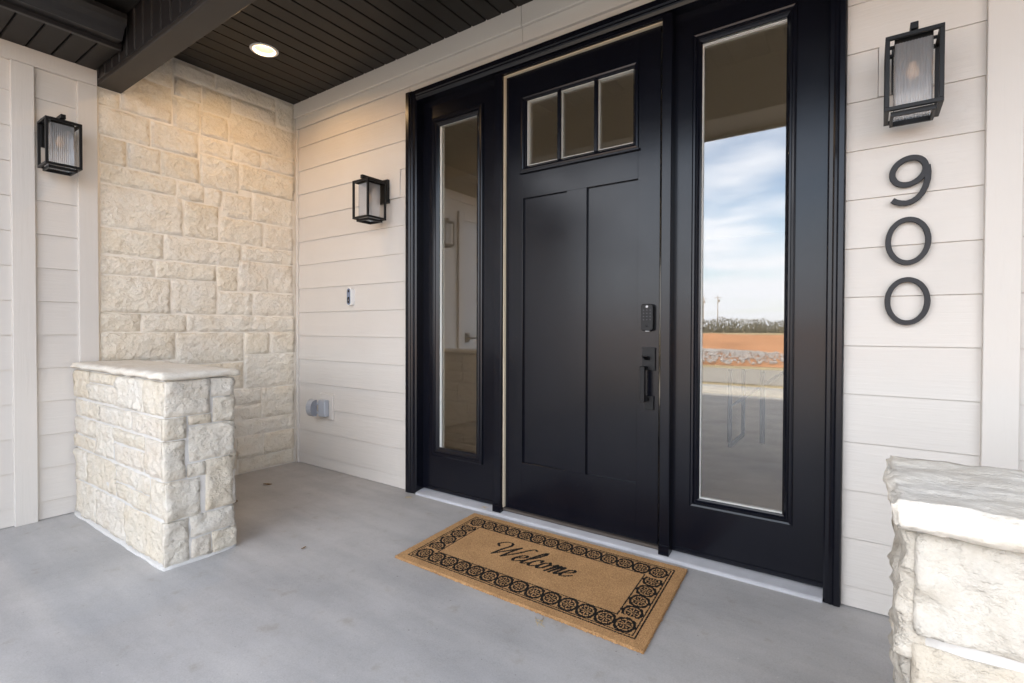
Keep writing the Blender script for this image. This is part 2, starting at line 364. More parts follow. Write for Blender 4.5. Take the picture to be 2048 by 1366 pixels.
def rough_slab(name, x0, x1, y0, y1, z0, z1, mat, parent, res=0.03, side=0.012, topa=0.006, seed=1.0, freq=9.0, smooth=True):
    nx, ny, nz = (max(2, int(round((b - a) / r))) for a, b, r in ((x0, x1, res), (y0, y1, res), (z0, z1, min(res, (z1 - z0) / 3))))
    idx, vs, fs = {}, [], []
    s = Vector((seed * 5.3, seed * 2.9, seed * 7.7))
    def V(i, j, k):
        key = (i, j, k)
        if key not in idx:
            p = Vector((x0 + (x1 - x0) * i / nx, y0 + (y1 - y0) * j / ny, z0 + (z1 - z0) * k / nz)); q = p * freq + s
            nn = noise.noise_vector(q) + 0.45 * noise.noise_vector(q * 2.7) + 0.22 * noise.noise_vector(q * 6.0)
            ox = (1 if i == nx else -1 if i == 0 else 0); oy = (1 if j == ny else -1 if j == 0 else 0); oz = (1 if k == nz else -1 if k == 0 else 0)
            if ox: p.x += side * nn.x
            if oy: p.y += side * nn.y
            if oz: p.z += topa * nn.z
            cnt = abs(ox) + abs(oy) + abs(oz)
            if cnt >= 2:
                c = min(0.006, (z1 - z0) * 0.15); p -= Vector((ox, oy, oz)) * c
            idx[key] = len(vs); vs.append(p)
        return idx[key]
    for i in range(nx):
        for j in range(ny):
            fs.append((V(i, j, 0), V(i, j + 1, 0), V(i + 1, j + 1, 0), V(i + 1, j, 0)))
            fs.append((V(i, j, nz), V(i + 1, j, nz), V(i + 1, j + 1, nz), V(i, j + 1, nz)))
    for i in range(nx):
        for k in range(nz):
            fs.append((V(i, 0, k), V(i + 1, 0, k), V(i + 1, 0, k + 1), V(i, 0, k + 1)))
            fs.append((V(i, ny, k), V(i, ny, k + 1), V(i + 1, ny, k + 1), V(i + 1, ny, k)))
    for j in range(ny):
        for k in range(nz):
            fs.append((V(0, j, k), V(0, j, k + 1), V(0, j + 1, k + 1), V(0, j + 1, k)))
            fs.append((V(nx, j, k), V(nx, j + 1, k), V(nx, j + 1, k + 1), V(nx, j, k + 1)))
    return pyd(name, vs, fs, mat, parent, smooth)

FL = 0.015      # top of the porch slab
CE = 2.919      # porch ceiling
XW = -3.83      # face of the left wall

# ================================================================== SETTING
# porch slab
prof = [(-2.10, -0.16), (0.10, -0.16), (0.10, FL), (-2.085, FL), (-2.10, FL - 0.015)]
tag(prism('porch_floor', prof, 'x', XW - 0.3, 4.2, M_CONC), 'smooth grey concrete porch floor in front of the door', None, kind='structure')

def ground_mats():
    g = simple('dormant_grass', (0.34, 0.27, 0.16), 0.95, spec=0.1, vary=0.25, vscale=1.5, bmp=0.5, bscale=30)
    d = simple('red_dirt', (0.41, 0.20, 0.10), 0.95, spec=0.1, vary=0.25, vscale=0.35, bmp=0.6, bscale=6)
    r = simple('road_concrete', (0.275, 0.25, 0.215), 0.9, vary=0.06, vscale=0.8)
    wk = simple('walk_concrete', (0.34, 0.33, 0.315), 0.85, vary=0.1, vscale=1.5)
    gv = simple('gravel', (0.25, 0.24, 0.235), 0.9, vary=0.35, vscale=7)
    return g, d, r, wk, gv
MG, MD, MR, MWK, MGV = ground_mats()
S = 1500
tag(pyd('ground', [(-S, -S, -0.16), (S, -S, -0.16), (S, S, -0.16), (-S, S, -0.16)], [(0, 1, 2, 3)], MG), 'dormant tan grass around the house', None, kind='structure')
def sheet(name, x0, x1, y0, y1, z, mat, amp=0.0, nx=1, ny=1, seed=0.0, frq=0.12):
    v, f = [], []
    for i in range(nx + 1):
        for j in range(ny + 1):
            x = x0 + (x1 - x0) * i / nx; y = y0 + (y1 - y0) * j / ny
            e = min(1, min(i, nx - i, j, ny - j) / 2) if amp else 0
            v.append((x, y, z + amp * e * (0.6 + noise.fractal(Vector((x * frq, y * frq, seed)), 0.8, 2, 5))))
    for i in range(nx):
        for j in range(ny): f.append((i * (ny + 1) + j, (i + 1) * (ny + 1) + j, (i + 1) * (ny + 1) + j + 1, i * (ny + 1) + j + 1))
    return pyd(name, v, f, mat, None, True)
tag(sheet('walkway', -3.6, 6.0, -7.95, -2.102, -0.146, MWK), 'pale concrete walkway leading up to the porch', None, kind='structure')
tag(prism('kerb', [(-8.75, -0.16), (-8.1, -0.16), (-8.1, -0.03), (-8.75, -0.06)], 'x', -60, 60, MWK), 'pale concrete kerb along the road', None, kind='structure')
tag(sheet('road', -200, 200, -15.0, -10.2, -0.150, MR), 'worn concrete road beyond the lawn', None, kind='structure')
tag(sheet('dirt_field', -140, 120, -105, -16.4, -0.155, MD, 0.35, 90, 60, 2.0, 0.10), 'bare red dirt field across the road', None, kind='structure')
# gravel heap: loose stones joined
gv_v, gv_f = [], []
for k in range(6500):
    t = random.random(); gx = random.gauss(-9.5, 4.0); gy = random.uniform(-26, -16.5)
    h = 0.30 * max(0, 1 - ((gx + 9.5) / 8) ** 2) * max(0, 1 - ((gy + 21) / 5.2) ** 2)
    r = random.uniform(0.03, 0.085); c = Vector((gx, gy, -0.10 + h + random.uniform(-0.02, 0.05))); b = len(gv_v)
    rm_ = Matrix.Rotation(random.uniform(0, 6.28), 3, 'Z') @ Matrix.Rotation(random.uniform(0.3, 1.2), 3, 'X')
    for dv in ((1, 0, 0), (-1, 0, 0), (0, 1, 0), (0, -1, 0), (0, 0, 1), (0, 0, -1)):
        gv_v.append(c + rm_ @ Vector(dv) * r * random.uniform(0.6, 1.2))
    gv_f += [(b, b + 2, b + 4), (b + 2, b + 1, b + 4), (b + 1, b + 3, b + 4), (b + 3, b, b + 4), (b + 2, b, b + 5), (b + 1, b + 2, b + 5), (b + 3, b + 1, b + 5), (b, b + 3, b + 5)]
tag(pyd('gravel_heap', gv_v, gv_f, MGV), 'grey gravel spread along the far road edge', None, kind='stuff')
# distant scrub: bare brush
tv, tf = [], []
for k in range(26000):
    x = random.uniform(-150, 90); y = random.uniform(-215, -192)
    top = 4.7 + 2.0 * noise.noise(Vector((x * 0.06, 1, 0))) + 1.2 * noise.noise(Vector((x * 0.3, 5, 0)))
    z = random.random() ** 1.25 * top; sz = random.uniform(0.18, 0.6) * (1.2 - 0.6 * z / max(top, .1)); a = random.uniform(0, pi); b = len(tv)
    for q in ((-.6, -.5), (.6, -.3), (random.uniform(-.6, .6), 1.5)):
        tv.append((x + cos(a) * q[0] * sz, y + sin(a) * q[0] * sz, z + q[1] * sz))
    tf.append((b, b + 1, b + 2))
M_BRUSH = simple('bare_brush', (0.075, 0.072, 0.052), 0.95, vary=0.4, vscale=0.3)
tag(pyd('distant_brush', tv, tf, M_BRUSH), 'line of bare winter brush at the horizon', None, kind='stuff')
M_POLE = simple('weathered_pole', (0.22, 0.19, 0.16), 0.9)
for i, (px, py, h) in enumerate(((-47.5, -205, 14.3), (-52.9, -205, 14.0))):
    t = thing('utility_pole', ('tall utility pole with crossarm standing before the brush', 'second utility pole with crossarm at the glass edge')[i], 'utility pole', (px, py, -0.16), 'utility poles on the horizon')
    tube('pole', [(px, py, -0.2), (px, py, h)], [0.22, 0.15], M_POLE, t, 8)
    box('crossarm', px - 1.3, px + 1.3, py - 0.08, py + 0.08, h - 1.0, h - 0.8, M_POLE, t, 0)
    box('transformer', px + 0.2, px + 0.7, py - 0.25, py + 0.25, h - 2.6, h - 1.6, M_POLE, t, 0.02)

# ================================================================== HOUSE
# --- door wall
fw_t = thing('front_wall', 'beige lap-sided wall around the black front door', 'wall')
def lap_x(x0, x1, z0, z1, par, y=0.0, top=None):
    """siding board on the door wall, butt at the bottom y, thinner at the top"""
    prism('siding_board', [(y, z0), (y + 0.0008, z0 - 0.0008), (y + 0.018, z0 - 0.0008), (y + 0.018, z1 - 0.0012), (y + 0.0075, z1 - 0.0012)], 'x', x0, x1, M_SIDX, par)
OX0, OX1, OZ1 = -2.43, -0.128, 2.61
boxes('sheathing', [(XW - .15, OX0, 0.0175, 0.12, FL - .1, CE + .1), (OX1, 4.0, 0.0175, 0.12, FL - .1, CE + .1), (OX0, OX1, 0.0175, 0.12, OZ1, CE + .1)], M_SIDX, fw_t, 0)
def lines(z_first, z_top):
    zs = [FL + 0.004]; z = z_first
    while z < z_top - 0.02: zs.append(z); z += 0.19
    return zs + [z_top]
CXL, CXR = -2.522, -0.075
BLK = 0.008
def rows(zs, x0, x1, par, block=None):
    for a, b in zip(zs, zs[1:]):
        if block and a < (block[2] + block[3]) / 2 < b:
            lap_x(x0, block[0] - 0.001, a, b, par); lap_x(block[1] + 0.001, x1, a, b, par)
        else: lap_x(x0, x1, a, b, par)
rows(lines(0.099, 2.72), -3.795, CXL - 0.002, fw_t, (-2.93, -2.605, 2.0, 2.188))
rows(lines(0.099, 2.72), CXR + 0.002, 0.331, fw_t, (0.026, 0.213, 2.0, 2.188))
rows(lines(0.099, 2.72), 0.425, 2.999, fw_t)
box('mounting_block', -2.929, -2.606, -0.004, 0.016, 2.0, 2.188, M_TRIM, fw_t)
box('mounting_block', 0.027, 0.212, -0.004, 0.016, 2.0, 2.188, M_TRIM, fw_t)
box('corner_trim', 0.331, 0.425, -0.022, 0.0172, FL, 2.72, M_TRIM, fw_t, 0.002)
box('corner_trim', XW + 0.012, -3.796, -0.012, 0.0172, FL, 2.72, M_TRIM, fw_t, 0.002)
box('frieze_board', XW, -1.606, -0.006, 0.0172, 2.722, 2.806, M_TRIM, fw_t, 0.002)
box('frieze_board', -1.604, 3.9, -0.006, 0.0172, 2.722, 2.806, M_TRIM, fw_t, 0.002)
box('crown_board', XW, -1.606, -0.022, 0.0172, 2.808, CE + .01, M_TRIM, fw_t, 0.003)
box('crown_board', -1.604, 3.9, -0.022, 0.0172, 2.808, CE + .01, M_TRIM, fw_t, 0.003)

# --- left wing wall (siding) and stone wall
lw = thing('wing_wall', 'beige lap-sided wing wall at the left edge', 'wall')
boxes('sheathing', [(XW - .12, XW - .0175, -5.0, -1.312, -0.2, 3.0), (XW - .20, XW - .03, -1.312, 0.1, -0.2, 3.0)], M_SIDY, lw, 0)
def lap_y(y0, y1, z0, z1, par):
    x = XW
    prism('siding_board', [(x, z0), (x - 0.0008, z0 - 0.0008), (x - 0.018, z0 - 0.0008), (x - 0.018, z1 - 0.0012), (x - 0.0075, z1 - 0.0012)], 'y', y0, y1, M_SIDY, par)
zs = lines(0.118, 2.575)
for a, b in zip(zs, zs[1:]): lap_y(-1.592, -1.402, a, b, lw)
for a, b in zip(zs, zs[1:]): lap_y(-5.0, -3.02, a, b, lw)
for a, b in zip(zs, zs[1:]): lap_y(-1.86, -1.688, a, b, lw)
box('trim_board', XW - .0172, XW + 0.018, -1.402, -1.309, FL, 2.56, M_TRIM, lw, 0.002)
box('trim_board', XW - .0172, XW + 0.020, -1.688, -1.592, FL, 2.56, M_TRIM, lw, 0.002)
box('frieze_board', XW - .0172, XW + 0.019, -5.0, -1.309, 2.562, 2.655, M_TRIM, lw, 0.002)
# side door in the wing wall (seen mirrored in the narrow sidelight)
sd = thing('side_door', 'pale grey side door in the wing wall, mirrored in the left sidelight', 'door', (XW, -2.45, FL))
boxes('casing', [(XW - .0172, XW + .024, -1.95, -1.86, FL, 2.45), (XW - .0172, XW + .024, -3.02, -2.93, FL, 2.45), (XW - .0172, XW + .024, -2.93, -1.95, 2.36, 2.45)], M_TRIM, sd, 0.002)
box('slab', XW - .0172, XW + 0.004, -2.93, -1.95, FL, 2.36, M_DOORG, sd)
box('latch_plate', XW + .004, XW + .016, -2.06, -1.99, 0.95, 1.06, M_METAL, sd)
tube('lever', [(XW + .016, -2.025, 1.0), (XW + .055, -2.025, 1.0), (XW + .055, -2.13, 1.0)], 0.010, M_METAL, sd)

st = thing('stone_wall', 'cream limestone wall left of the porch', 'wall')
box('mortar_bed', XW - 0.030, XW - 0.0068, -1.3085, 0.017, FL - 0.02, CE + .02, M_MORTAR, st, 0.0)
prism('mortar_bead', [(XW + 0.010, -1.309), (XW - 0.013, -1.309), (XW - 0.013, -1.292), (XW - 0.004, -1.292)], 'z', FL, 2.565, M_MORTAR, st)
STONES = [(-1.31, -1.193, 2.469, 2.566), (-1.182, -0.902, 2.473, 2.71), (-1.067, -0.897, 2.716, 2.905), (-0.893, -0.622, 2.811, 2.915), (-0.884, -0.716, 2.68, 2.799), (-0.895, -0.728, 2.466, 2.668), (-0.706, -0.511, 2.64, 2.80), (-0.72, -0.535, 2.467, 2.628), (-0.613, -0.173, 2.815, 2.913), (-0.502, -0.173, 2.70, 2.805), (-0.163, -0.012, 2.70, 2.915), (-0.526, -0.015, 2.465, 2.69), (-1.31, -1.03, 2.29, 2.461), (-1.02, -0.74, 2.291, 2.459), (-0.725, -0.5, 2.339, 2.455), (-0.492, -0.298, 2.345, 2.455), (-0.293, -0.015, 2.34, 2.455), (-1.301, -1.16, 2.12, 2.279), (-1.15, -0.972, 2.123, 2.278), (-0.962, -0.733, 2.118, 2.28), (-0.725, -0.461, 2.105, 2.327), (-0.452, -0.016, 2.143, 2.331), (-1.302, -0.878, 1.999, 2.113), (-0.871, -0.702, 1.988, 2.108), (-0.694, -0.583, 1.98, 2.098), (-0.576, -0.363, 1.923, 2.095), (-0.354, -0.026, 1.924, 2.133), (-1.3, -0.839, 1.735, 1.991), (-0.825, -0.605, 1.736, 1.977), (-0.595, -0.279, 1.74, 1.914), (-0.270, -0.027, 1.734, 1.915), (-0.44, -0.027, 1.62, 1.726), (-1.299, -0.956, 1.563, 1.725), (-0.949, -0.449, 1.562, 1.726), (-1.298, -1.004, 1.441, 1.554), (-0.997, -0.623, 1.442, 1.553), (-0.615, -0.472, 1.38, 1.553), (-0.462, -0.028, 1.39, 1.611), (-1.296, -0.916, 1.205, 1.432), (-0.908, -0.621, 1.205, 1.434), (-0.612, -0.366, 1.207, 1.371), (-0.357, -0.019, 1.207, 1.381), (-1.3, -1.086, 1.084, 1.198), (-1.08, -0.819, 1.083, 1.197), (-0.812, -0.014, 1.083, 1.197), (-1.297, -0.889, 0.897, 1.077), (-0.881, -0.428, 0.86, 1.075), (-0.418, -0.232, 0.912, 1.075), (-0.225, -0.014, 0.912, 1.077), (-0.795, -0.433, 0.66, 0.852), (-0.425, -0.02, 0.652, 0.904), (-0.689, -0.294, 0.535, 0.651), (-0.285, -0.02, 0.415, 0.644), (-0.69, -0.294, 0.418, 0.529), (-0.767, -0.016, 0.298, 0.410), (-0.482, -0.282, 0.128, 0.291), (-0.274, -0.021, 0.128, 0.291), (-0.47, -0.022, 0.02, 0.122),
          (-1.3, -0.80, 0.70, 0.89), (-1.3, -1.02, 0.535, 0.693), (-1.01, -0.70, 0.535, 0.651), (-1.3, -0.70, 0.418, 0.528), (-1.3, -0.775, 0.298, 0.410), (-0.80, -0.49, 0.20, 0.291), (-0.80, -0.48, 0.02, 0.193), (-1.3, -0.81, 0.02, 0.291)]
for i, (a0, a1, b0, b1) in enumerate(STONES):
    stone((XW - 0.014, 0, 0), (0, 1, 0), (1, 0, 0), a0 - .002, a1 + .002, b0 - .002, b1 + .002, M_STONE, st, i + 1.3, 0.011, 0.0065, edge=0.0028)

# --- pony walls
def pony(name, label, x0, x1, y0, y1, ztop, endside, faces, capbox, seed, edge=0.0035, res=0.022, rgh=0.010, capres=0.02, capamp=0.010, smat=None):
    smat = smat or M_STONE2
    t = thing(name, label, 'pony wall', ((x0 + x1) / 2, (y0 + y1) / 2, FL), 'stone pony walls at the porch front')
    d = 0.014
    rough_slab('mortar_core', x0 + .0066, x1 - .0066, y0 + .0066, y1 - .0066, FL - .02, ztop, M_MORTAR2, t, 0.06, 0.003, 0.0, seed)
    rough_slab('mortar_fillet', x0 + .002, x1 + .006, y0 - .012, y1 + .006, FL - .02, FL + 0.018, M_MORTAR2, t, 0.05, 0.007, 0.004, seed + 4)
    k = seed * 10
    for face, lst in faces.items():
        O, u, n = {'x+': ((x1 - d, 0, 0), (0, 1, 0), (1, 0, 0)), 'x-': ((x0 + d, 0, 0), (0, 1, 0), (-1, 0, 0)), 'y-': ((0, y0 + d, 0), (1, 0, 0), (0, -1, 0)), 'y+': ((0, y1 - d, 0), (1, 0, 0), (0, 1, 0))}[face]
        for q in lst:
            k += 1; q = (q[0] - .003, q[1] + .003, q[2] - .0025, q[3] + .0025) if face == 'x+' and x0 < -1 else q; stone(O, u, n, *q, smat, t, k, d - 0.001, rgh, res, edge)
    rough_slab('capstone', *capbox, M_CAP, t, capres, capamp, 0.005, seed + 1.5, 15.0)
    return t
ZP = 0.872
endst = [(-1.425, -1.236, 0.704, 0.866), (-1.229, -1.123, 0.778, 0.866), (-1.22, -1.119, 0.655, 0.772), (-1.433, -1.338, 0.600, 0.700), (-1.33, -1.23, 0.655, 0.700), (-1.327, -1.122, 0.482, 0.648), (-1.433, -1.343, 0.415, 0.592), (-1.425, -1.278, 0.228, 0.407), (-1.335, -1.255, 0.411, 0.475), (-1.255, -1.128, 0.234, 0.478), (-1.433, -1.33, 0.025, 0.224), (-1.322, -1.119, 0.129, 0.226), (-1.318, -1.233, 0.025, 0.122), (-1.225, -1.111, 0.025, 0.122)]
def rand_rows(x0, x1, zs, seed, wmin=0.2, wmax=0.45):
    r = random.Random(seed); L = []
    for a, b in zip(zs, zs[1:]):
        x = x0
        while x < x1 - 0.02:
            wd = r.uniform(wmin, wmax)
            if x + wd > x1 - wmin * 0.7: wd = x1 - x
            if b - a > .15 and r.random() < 0.3 and wd > .2:
                mid = (a + b) / 2 + r.uniform(-.02, .02)
                L += [(x + .003, x + wd - .004, a + .004, mid - .003), (x + .003, x + wd - .004, mid + .003, b - .004)]
            else: L.append((x + .003, x + wd - .004, a + .004, b - .004))
            x += wd
    return L
frz = [FL + .008, 0.226, 0.41, 0.596, 0.70, 0.868]
pony('pony_wall', 'low pale limestone pony wall standing before the stone wall', XW, -2.578, -1.428, -1.113, ZP, 'x+',
     {'x+': endst, 'y-': rand_rows(XW + .01, -2.583, frz, 5), 'y+': rand_rows(XW + .01, -2.583, frz, 6)},
     (XW + .02, -2.560, -1.448, -1.098, ZP, 0.907), 1.0)
fr2 = [FL + .008, 0.17, 0.33, 0.58, 0.822]
big = [(0.058, 0.30, 0.665, 0.815), (0.309, 0.95, 0.635, 0.815), (0.96, 1.32, 0.60, 0.815), (0.058, 0.30, 0.36, 0.657), (0.309, 0.80, 0.36, 0.628), (0.81, 1.32, 0.36, 0.592)] + rand_rows(0.055, 1.325, [FL + .008, 0.18, 0.355], 9)
le = [(-1.455, -1.115, 0.62, 0.815), (-1.43, -1.115, 0.47, 0.612), (-1.43, -1.115, 0.27, 0.462), (-1.43, -1.28, 0.025, 0.262), (-1.27, -1.115, 0.025, 0.262)]
pony('pony_wall', 'bright limestone pony wall close up in the lower right corner', 0.052, 1.33, -1.462, -1.108, 0.822, 'x-',
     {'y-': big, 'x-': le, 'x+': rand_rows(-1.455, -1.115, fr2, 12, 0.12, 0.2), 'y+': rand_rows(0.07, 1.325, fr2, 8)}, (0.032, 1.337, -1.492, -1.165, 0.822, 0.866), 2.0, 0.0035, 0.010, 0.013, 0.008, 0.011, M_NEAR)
rw = thing('added_side_wall', 'added beige lap-sided wall limiting light from the right, out of view', 'wall')  # unseen wall added to control how much light enters from the right
box('sheathing', 3.0175, 3.14, -1.9, 0.017, -0.2, 3.0, M_SIDY, rw, 0)
zs = lines(0.118, CE)
for a, b in zip(zs, zs[1:]):
    prism('siding_board', [(3.0, a), (3.0008, a - 0.0008), (3.017, a - 0.0008), (3.017, b - 0.0012), (3.0105, b - 0.0012)], 'y', -1.88, -0.024, M_SIDY, rw)
box('corner_trim', 2.985, 3.15, -1.98, -1.902, -0.14, 2.80, M_TRIM, rw, 0.002)

# --- porch ceiling, beam, eaves
pc = thing('porch_ceiling', 'dark bronze plank ceiling above the porch', 'ceiling')
q = LR - .006 if False else 0.078
LX, LY, LR = -3.235, -0.595, 0.082
boxes('ceiling_deck', [(XW - .1, LX - q, -1.18, 0.12, CE + 0.0122, CE + 0.05), (LX + q, 3.9, -1.18, 0.12, CE + 0.0122, CE + 0.05), (LX - q, LX + q, -1.18, LY - q, CE + 0.0122, CE + 0.05), (LX - q, LX + q, LY + q, 0.12, CE + 0.0122, CE + 0.05)], M_CEIL, pc, 0)
x = XW
PW = 0.110
k = 0
HR = LR - 0.006
while x < 3.0:
    a, b = x + 0.0045, x + PW - 0.0045
    if b > LX - HR and a < LX + HR:
        xs_ = [a + (b - a) * k / 12 for k in range(13)]
        ch_ = [math.sqrt(max(0.0, HR * HR - (q - LX) ** 2)) for q in xs_]
        prism('ceiling_plank', [(a, -1.178), (b, -1.178)] + [(q, LY - max(c, .0004)) for q, c in reversed(list(zip(xs_, ch_)))], 'z', CE, CE + .0118, M_CEIL, pc)
        prism('ceiling_plank', [(q, LY + max(c, .0004)) for q, c in zip(xs_, ch_)] + [(b, 0.016), (a, 0.016)], 'z', CE, CE + .0118, M_CEIL, pc)
    else: box('ceiling_plank', a, b, -1.178, 0.016, CE, CE + 0.0118, M_CEIL, pc, 0.003)
    x += PW
bt = thing('porch_beam', 'dark bronze wrapped beam across the porch front', 'beam')
box('beam_wrap', XW - .01, 2.999, -1.306, -1.180, 2.571, CE + 0.011, M_BEAM, bt, 0.004)
box('beam_face', XW + .001, 2.999, -1.3095, -1.3065, 2.592, 2.84, M_GUT, bt, 0.001)
xx = XW + 0.05
while xx < 2.95:
    prism('standing_rib', [(xx - .004, -1.3098), (xx, -1.3165), (xx + .004, -1.3098)], 'z', 2.60, 2.819, M_GUT, bt); xx += 0.11
# overhang beyond the beam
ov = thing('porch_overhang', 'dark roof overhang and fascia beyond the porch beam', 'eave')
box('soffit', XW - .1, 3.2, -2.19, -1.3175, 2.82, 2.84, M_CEIL, ov, 0)
box('fascia', XW - .1, 3.2, -2.22, -2.192, 2.79, 2.95, M_GUT, ov, 0.002)
# wing eave: soffit panels, fascia, gutter
we = thing('wing_eave', 'dark panelled eave with gutter over the wing wall', 'eave')
y = -1.412
edges = [-1.31]
while y > -5.0: edges.append(y); y -= 0.107
for a, b in zip(edges, edges[1:]):
    prism('soffit_panel', [(b + .004, 2.668), (b + .004, 2.6575), (b + .008, 2.6535), (a - .008, 2.6535), (a - .004, 2.6575), (a - .004, 2.668)], 'x', XW, -3.424, M_CEIL, we)
box('soffit_backing', XW - .1, -3.42, -5.0, -1.31, 2.6685, 2.69, M_CEIL, we, 0)
box('fascia', -3.424, -3.398, -5.0, -1.316, 2.645, 2.80, M_GUT, we, 0.002)
gp = [(-3.396, 2.67), (-3.33, 2.668), (-3.318, 2.69), (-3.300, 2.715), (-3.270, 2.735), (-3.262, 2.76), (-3.262, 2.785), (-3.274, 2.785), (-3.274, 2.765), (-3.285, 2.745), (-3.31, 2.725), (-3.33, 2.70), (-3.338, 2.68), (-3.396, 2.682)]
prism('gutter', gp, 'y', -5.0, -1.335, M_GUT, we)
# house roof (keeps the porch in shade) and the wing's roof
hr = thing('house_roof', 'dark shingled house roof, out of view above', 'roof')
prism('roof_slope', [(-2.26, 3.02), (4.0, 6.85), (9.5, 2.95), (9.5, 2.8), (4.0, 6.67), (-2.26, 2.952)], 'x', -9.6, 9.0, M_ROOF, hr)
gb = thing('house_shell', 'side and back walls of the house, out of view', 'building')
boxes('wall', [(-9.4, -9.2, -5.0, 8.0, -0.2, 2.65), (8.6, 8.8, 0.02, 8.0, -0.2, 2.95), (3.9, 8.8, 0.02, 0.12, -0.2, 2.95), (-9.2, XW - .13, -5.0, -4.88, -0.2, 2.65),
              (-9.2, 1.0, 7.9, 8.0, -0.2, 2.9), (2.9, 8.6, 7.9, 8.0, -0.2, 2.9), (1.0, 2.9, 7.9, 8.0, -0.2, 0.2), (1.0, 2.9, 7.9, 8.0, 2.4, 2.9)], M_SIDX, gb, 0)
box('added_window_pane', 1.0, 2.9, 7.93, 7.94, 0.2, 2.4, M_GLASS, gb, 0)  # unseen back window, added and sized to light the entry room
prism('gable_wall', [(-1.25, 2.9), (4.0, 6.45), (9.5, 2.9)], 'x', -9.3, -9.2, M_SIDX, gb); prism('gable_wall', [(-1.25, 2.9), (4.0, 6.45), (9.5, 2.9)], 'x', 8.7, 8.8, M_SIDX, gb)
box('wing_roof', -9.5, -3.40, -5.2, -1.3, 2.81, 2.86, M_ROOF, gb, 0)
box('attic_floor', -9.2, 8.6, 0.13, 7.9, 2.95, 3.0, M_INC, gb, 0)
# interior room behind the glass
room = thing('entry_room', 'plain entry room seen faintly through the sidelights', 'room')
box('room_floor', -3.7, 3.0, 0.135, 7.9, -0.05, 0.05, M_INF, room, 0)
box('room_ceiling', -3.7, 3.0, 0.125, 7.9, 2.86, 2.9, M_INC, room, 0)
box('room_wall', -3.75, -3.7, 0.125, 7.9, 0, 2.9, M_INW, room, 0)
box('room_wall', 3.0, 3.05, 0.125, 7.9, 0, 2.9, M_INW, room, 0)
boxes('room_wall', [(-3.7, OX0, 0.125, 0.15, 0, 2.86), (OX1, 3.0, 0.125, 0.15, 0, 2.86), (OX0, OX1, 0.125, 0.15, OZ1, 2.86)], M_INW, room, 0)
ft = thing('folding_table', 'folding table with thin dark legs inside the house', 'table', (-0.3, 3.0, 0.05))
box('table_top', -1.12, 0.7, 2.38, 3.14, 0.76, 0.80, M_TABLE, ft, 0.01)
for xl in (-1.0, 0.55):
    tube('leg', [(xl, 2.45, 0.76), (xl, 2.45, 0.10), (xl, 2.47, 0.062), (xl, 3.03, 0.062), (xl, 3.06, 0.10), (xl, 3.06, 0.76)], 0.019, M_LEG, ft)
    tube('brace', [(xl, 2.75, 0.42), (xl + (0.42 if xl < 0 else -0.42), 2.75, 0.75)], 0.015, M_LEG, ft)
    tube('stretcher', [(xl, 2.45, 0.42), (xl, 3.06, 0.42)], 0.010, M_LEG, ft)
tube('leg', [(-0.78, 2.75, 0.76), (-0.78, 2.75, 0.06)], 0.022, M_LEG, ft)

# ================================================================== DOOR FRAME WITH SIDELIGHTS
df = thing('door_frame', 'black door frame with two tall glass sidelights', 'door frame', ((CXL + CXR) / 2, 0, FL))
ZT = 2.665
def casing_side(x0, x1, flip):
    # stepped moulding profile in plan; flip mirrors it for the right jamb
    p = [(0, 0.016), (0, -0.030), (0.004, -0.035), (0.020, -0.035), (0.026, -0.029), (0.034, -0.033), (0.040, -0.028), (0.052, -0.026), (0.058, -0.020), (0.058, 0.10), (0.03, 0.10), (0.03, 0.016)]
    wd = x1 - x0
    pr = [(x0 + a / 0.058 * wd, b) for a, b in p] if not flip else [(x1 - a / 0.058 * wd, b) for a, b in p]
    prism('side_casing', pr, 'z', FL + .003, ZT - 0.092 * 0.0, M_BLACKF, df)
casing_side(-2.522, -2.427, False)
casing_side(-0.134, CXR, True)
prism('head_casing', [(0.016, ZT), (-0.030, ZT), (-0.035, ZT - .004), (-0.035, ZT - .030), (-0.029, ZT - .037), (-0.033, ZT - .046), (-0.028, ZT - .052), (-0.022, ZT - .066), (0.10, ZT - .066), (0.10, 2.612), (0.016, 2.612)], 'x', -2.4268, -0.1342, M_BLACKF, df)
# mullion posts with little plinth blocks
for x0, x1 in ((-1.802, -1.747), (-0.807, -0.760)):
    p = box('mullion_post', x0, x1, -0.010, 0.10, 0.046, 2.598, M_BLACKF, df, 0.003)
    box('plinth_block', x0 - .002, x1 + .002, -0.016, 0.04, 0.028, 0.078, M_BLACKF, p, 0.002)
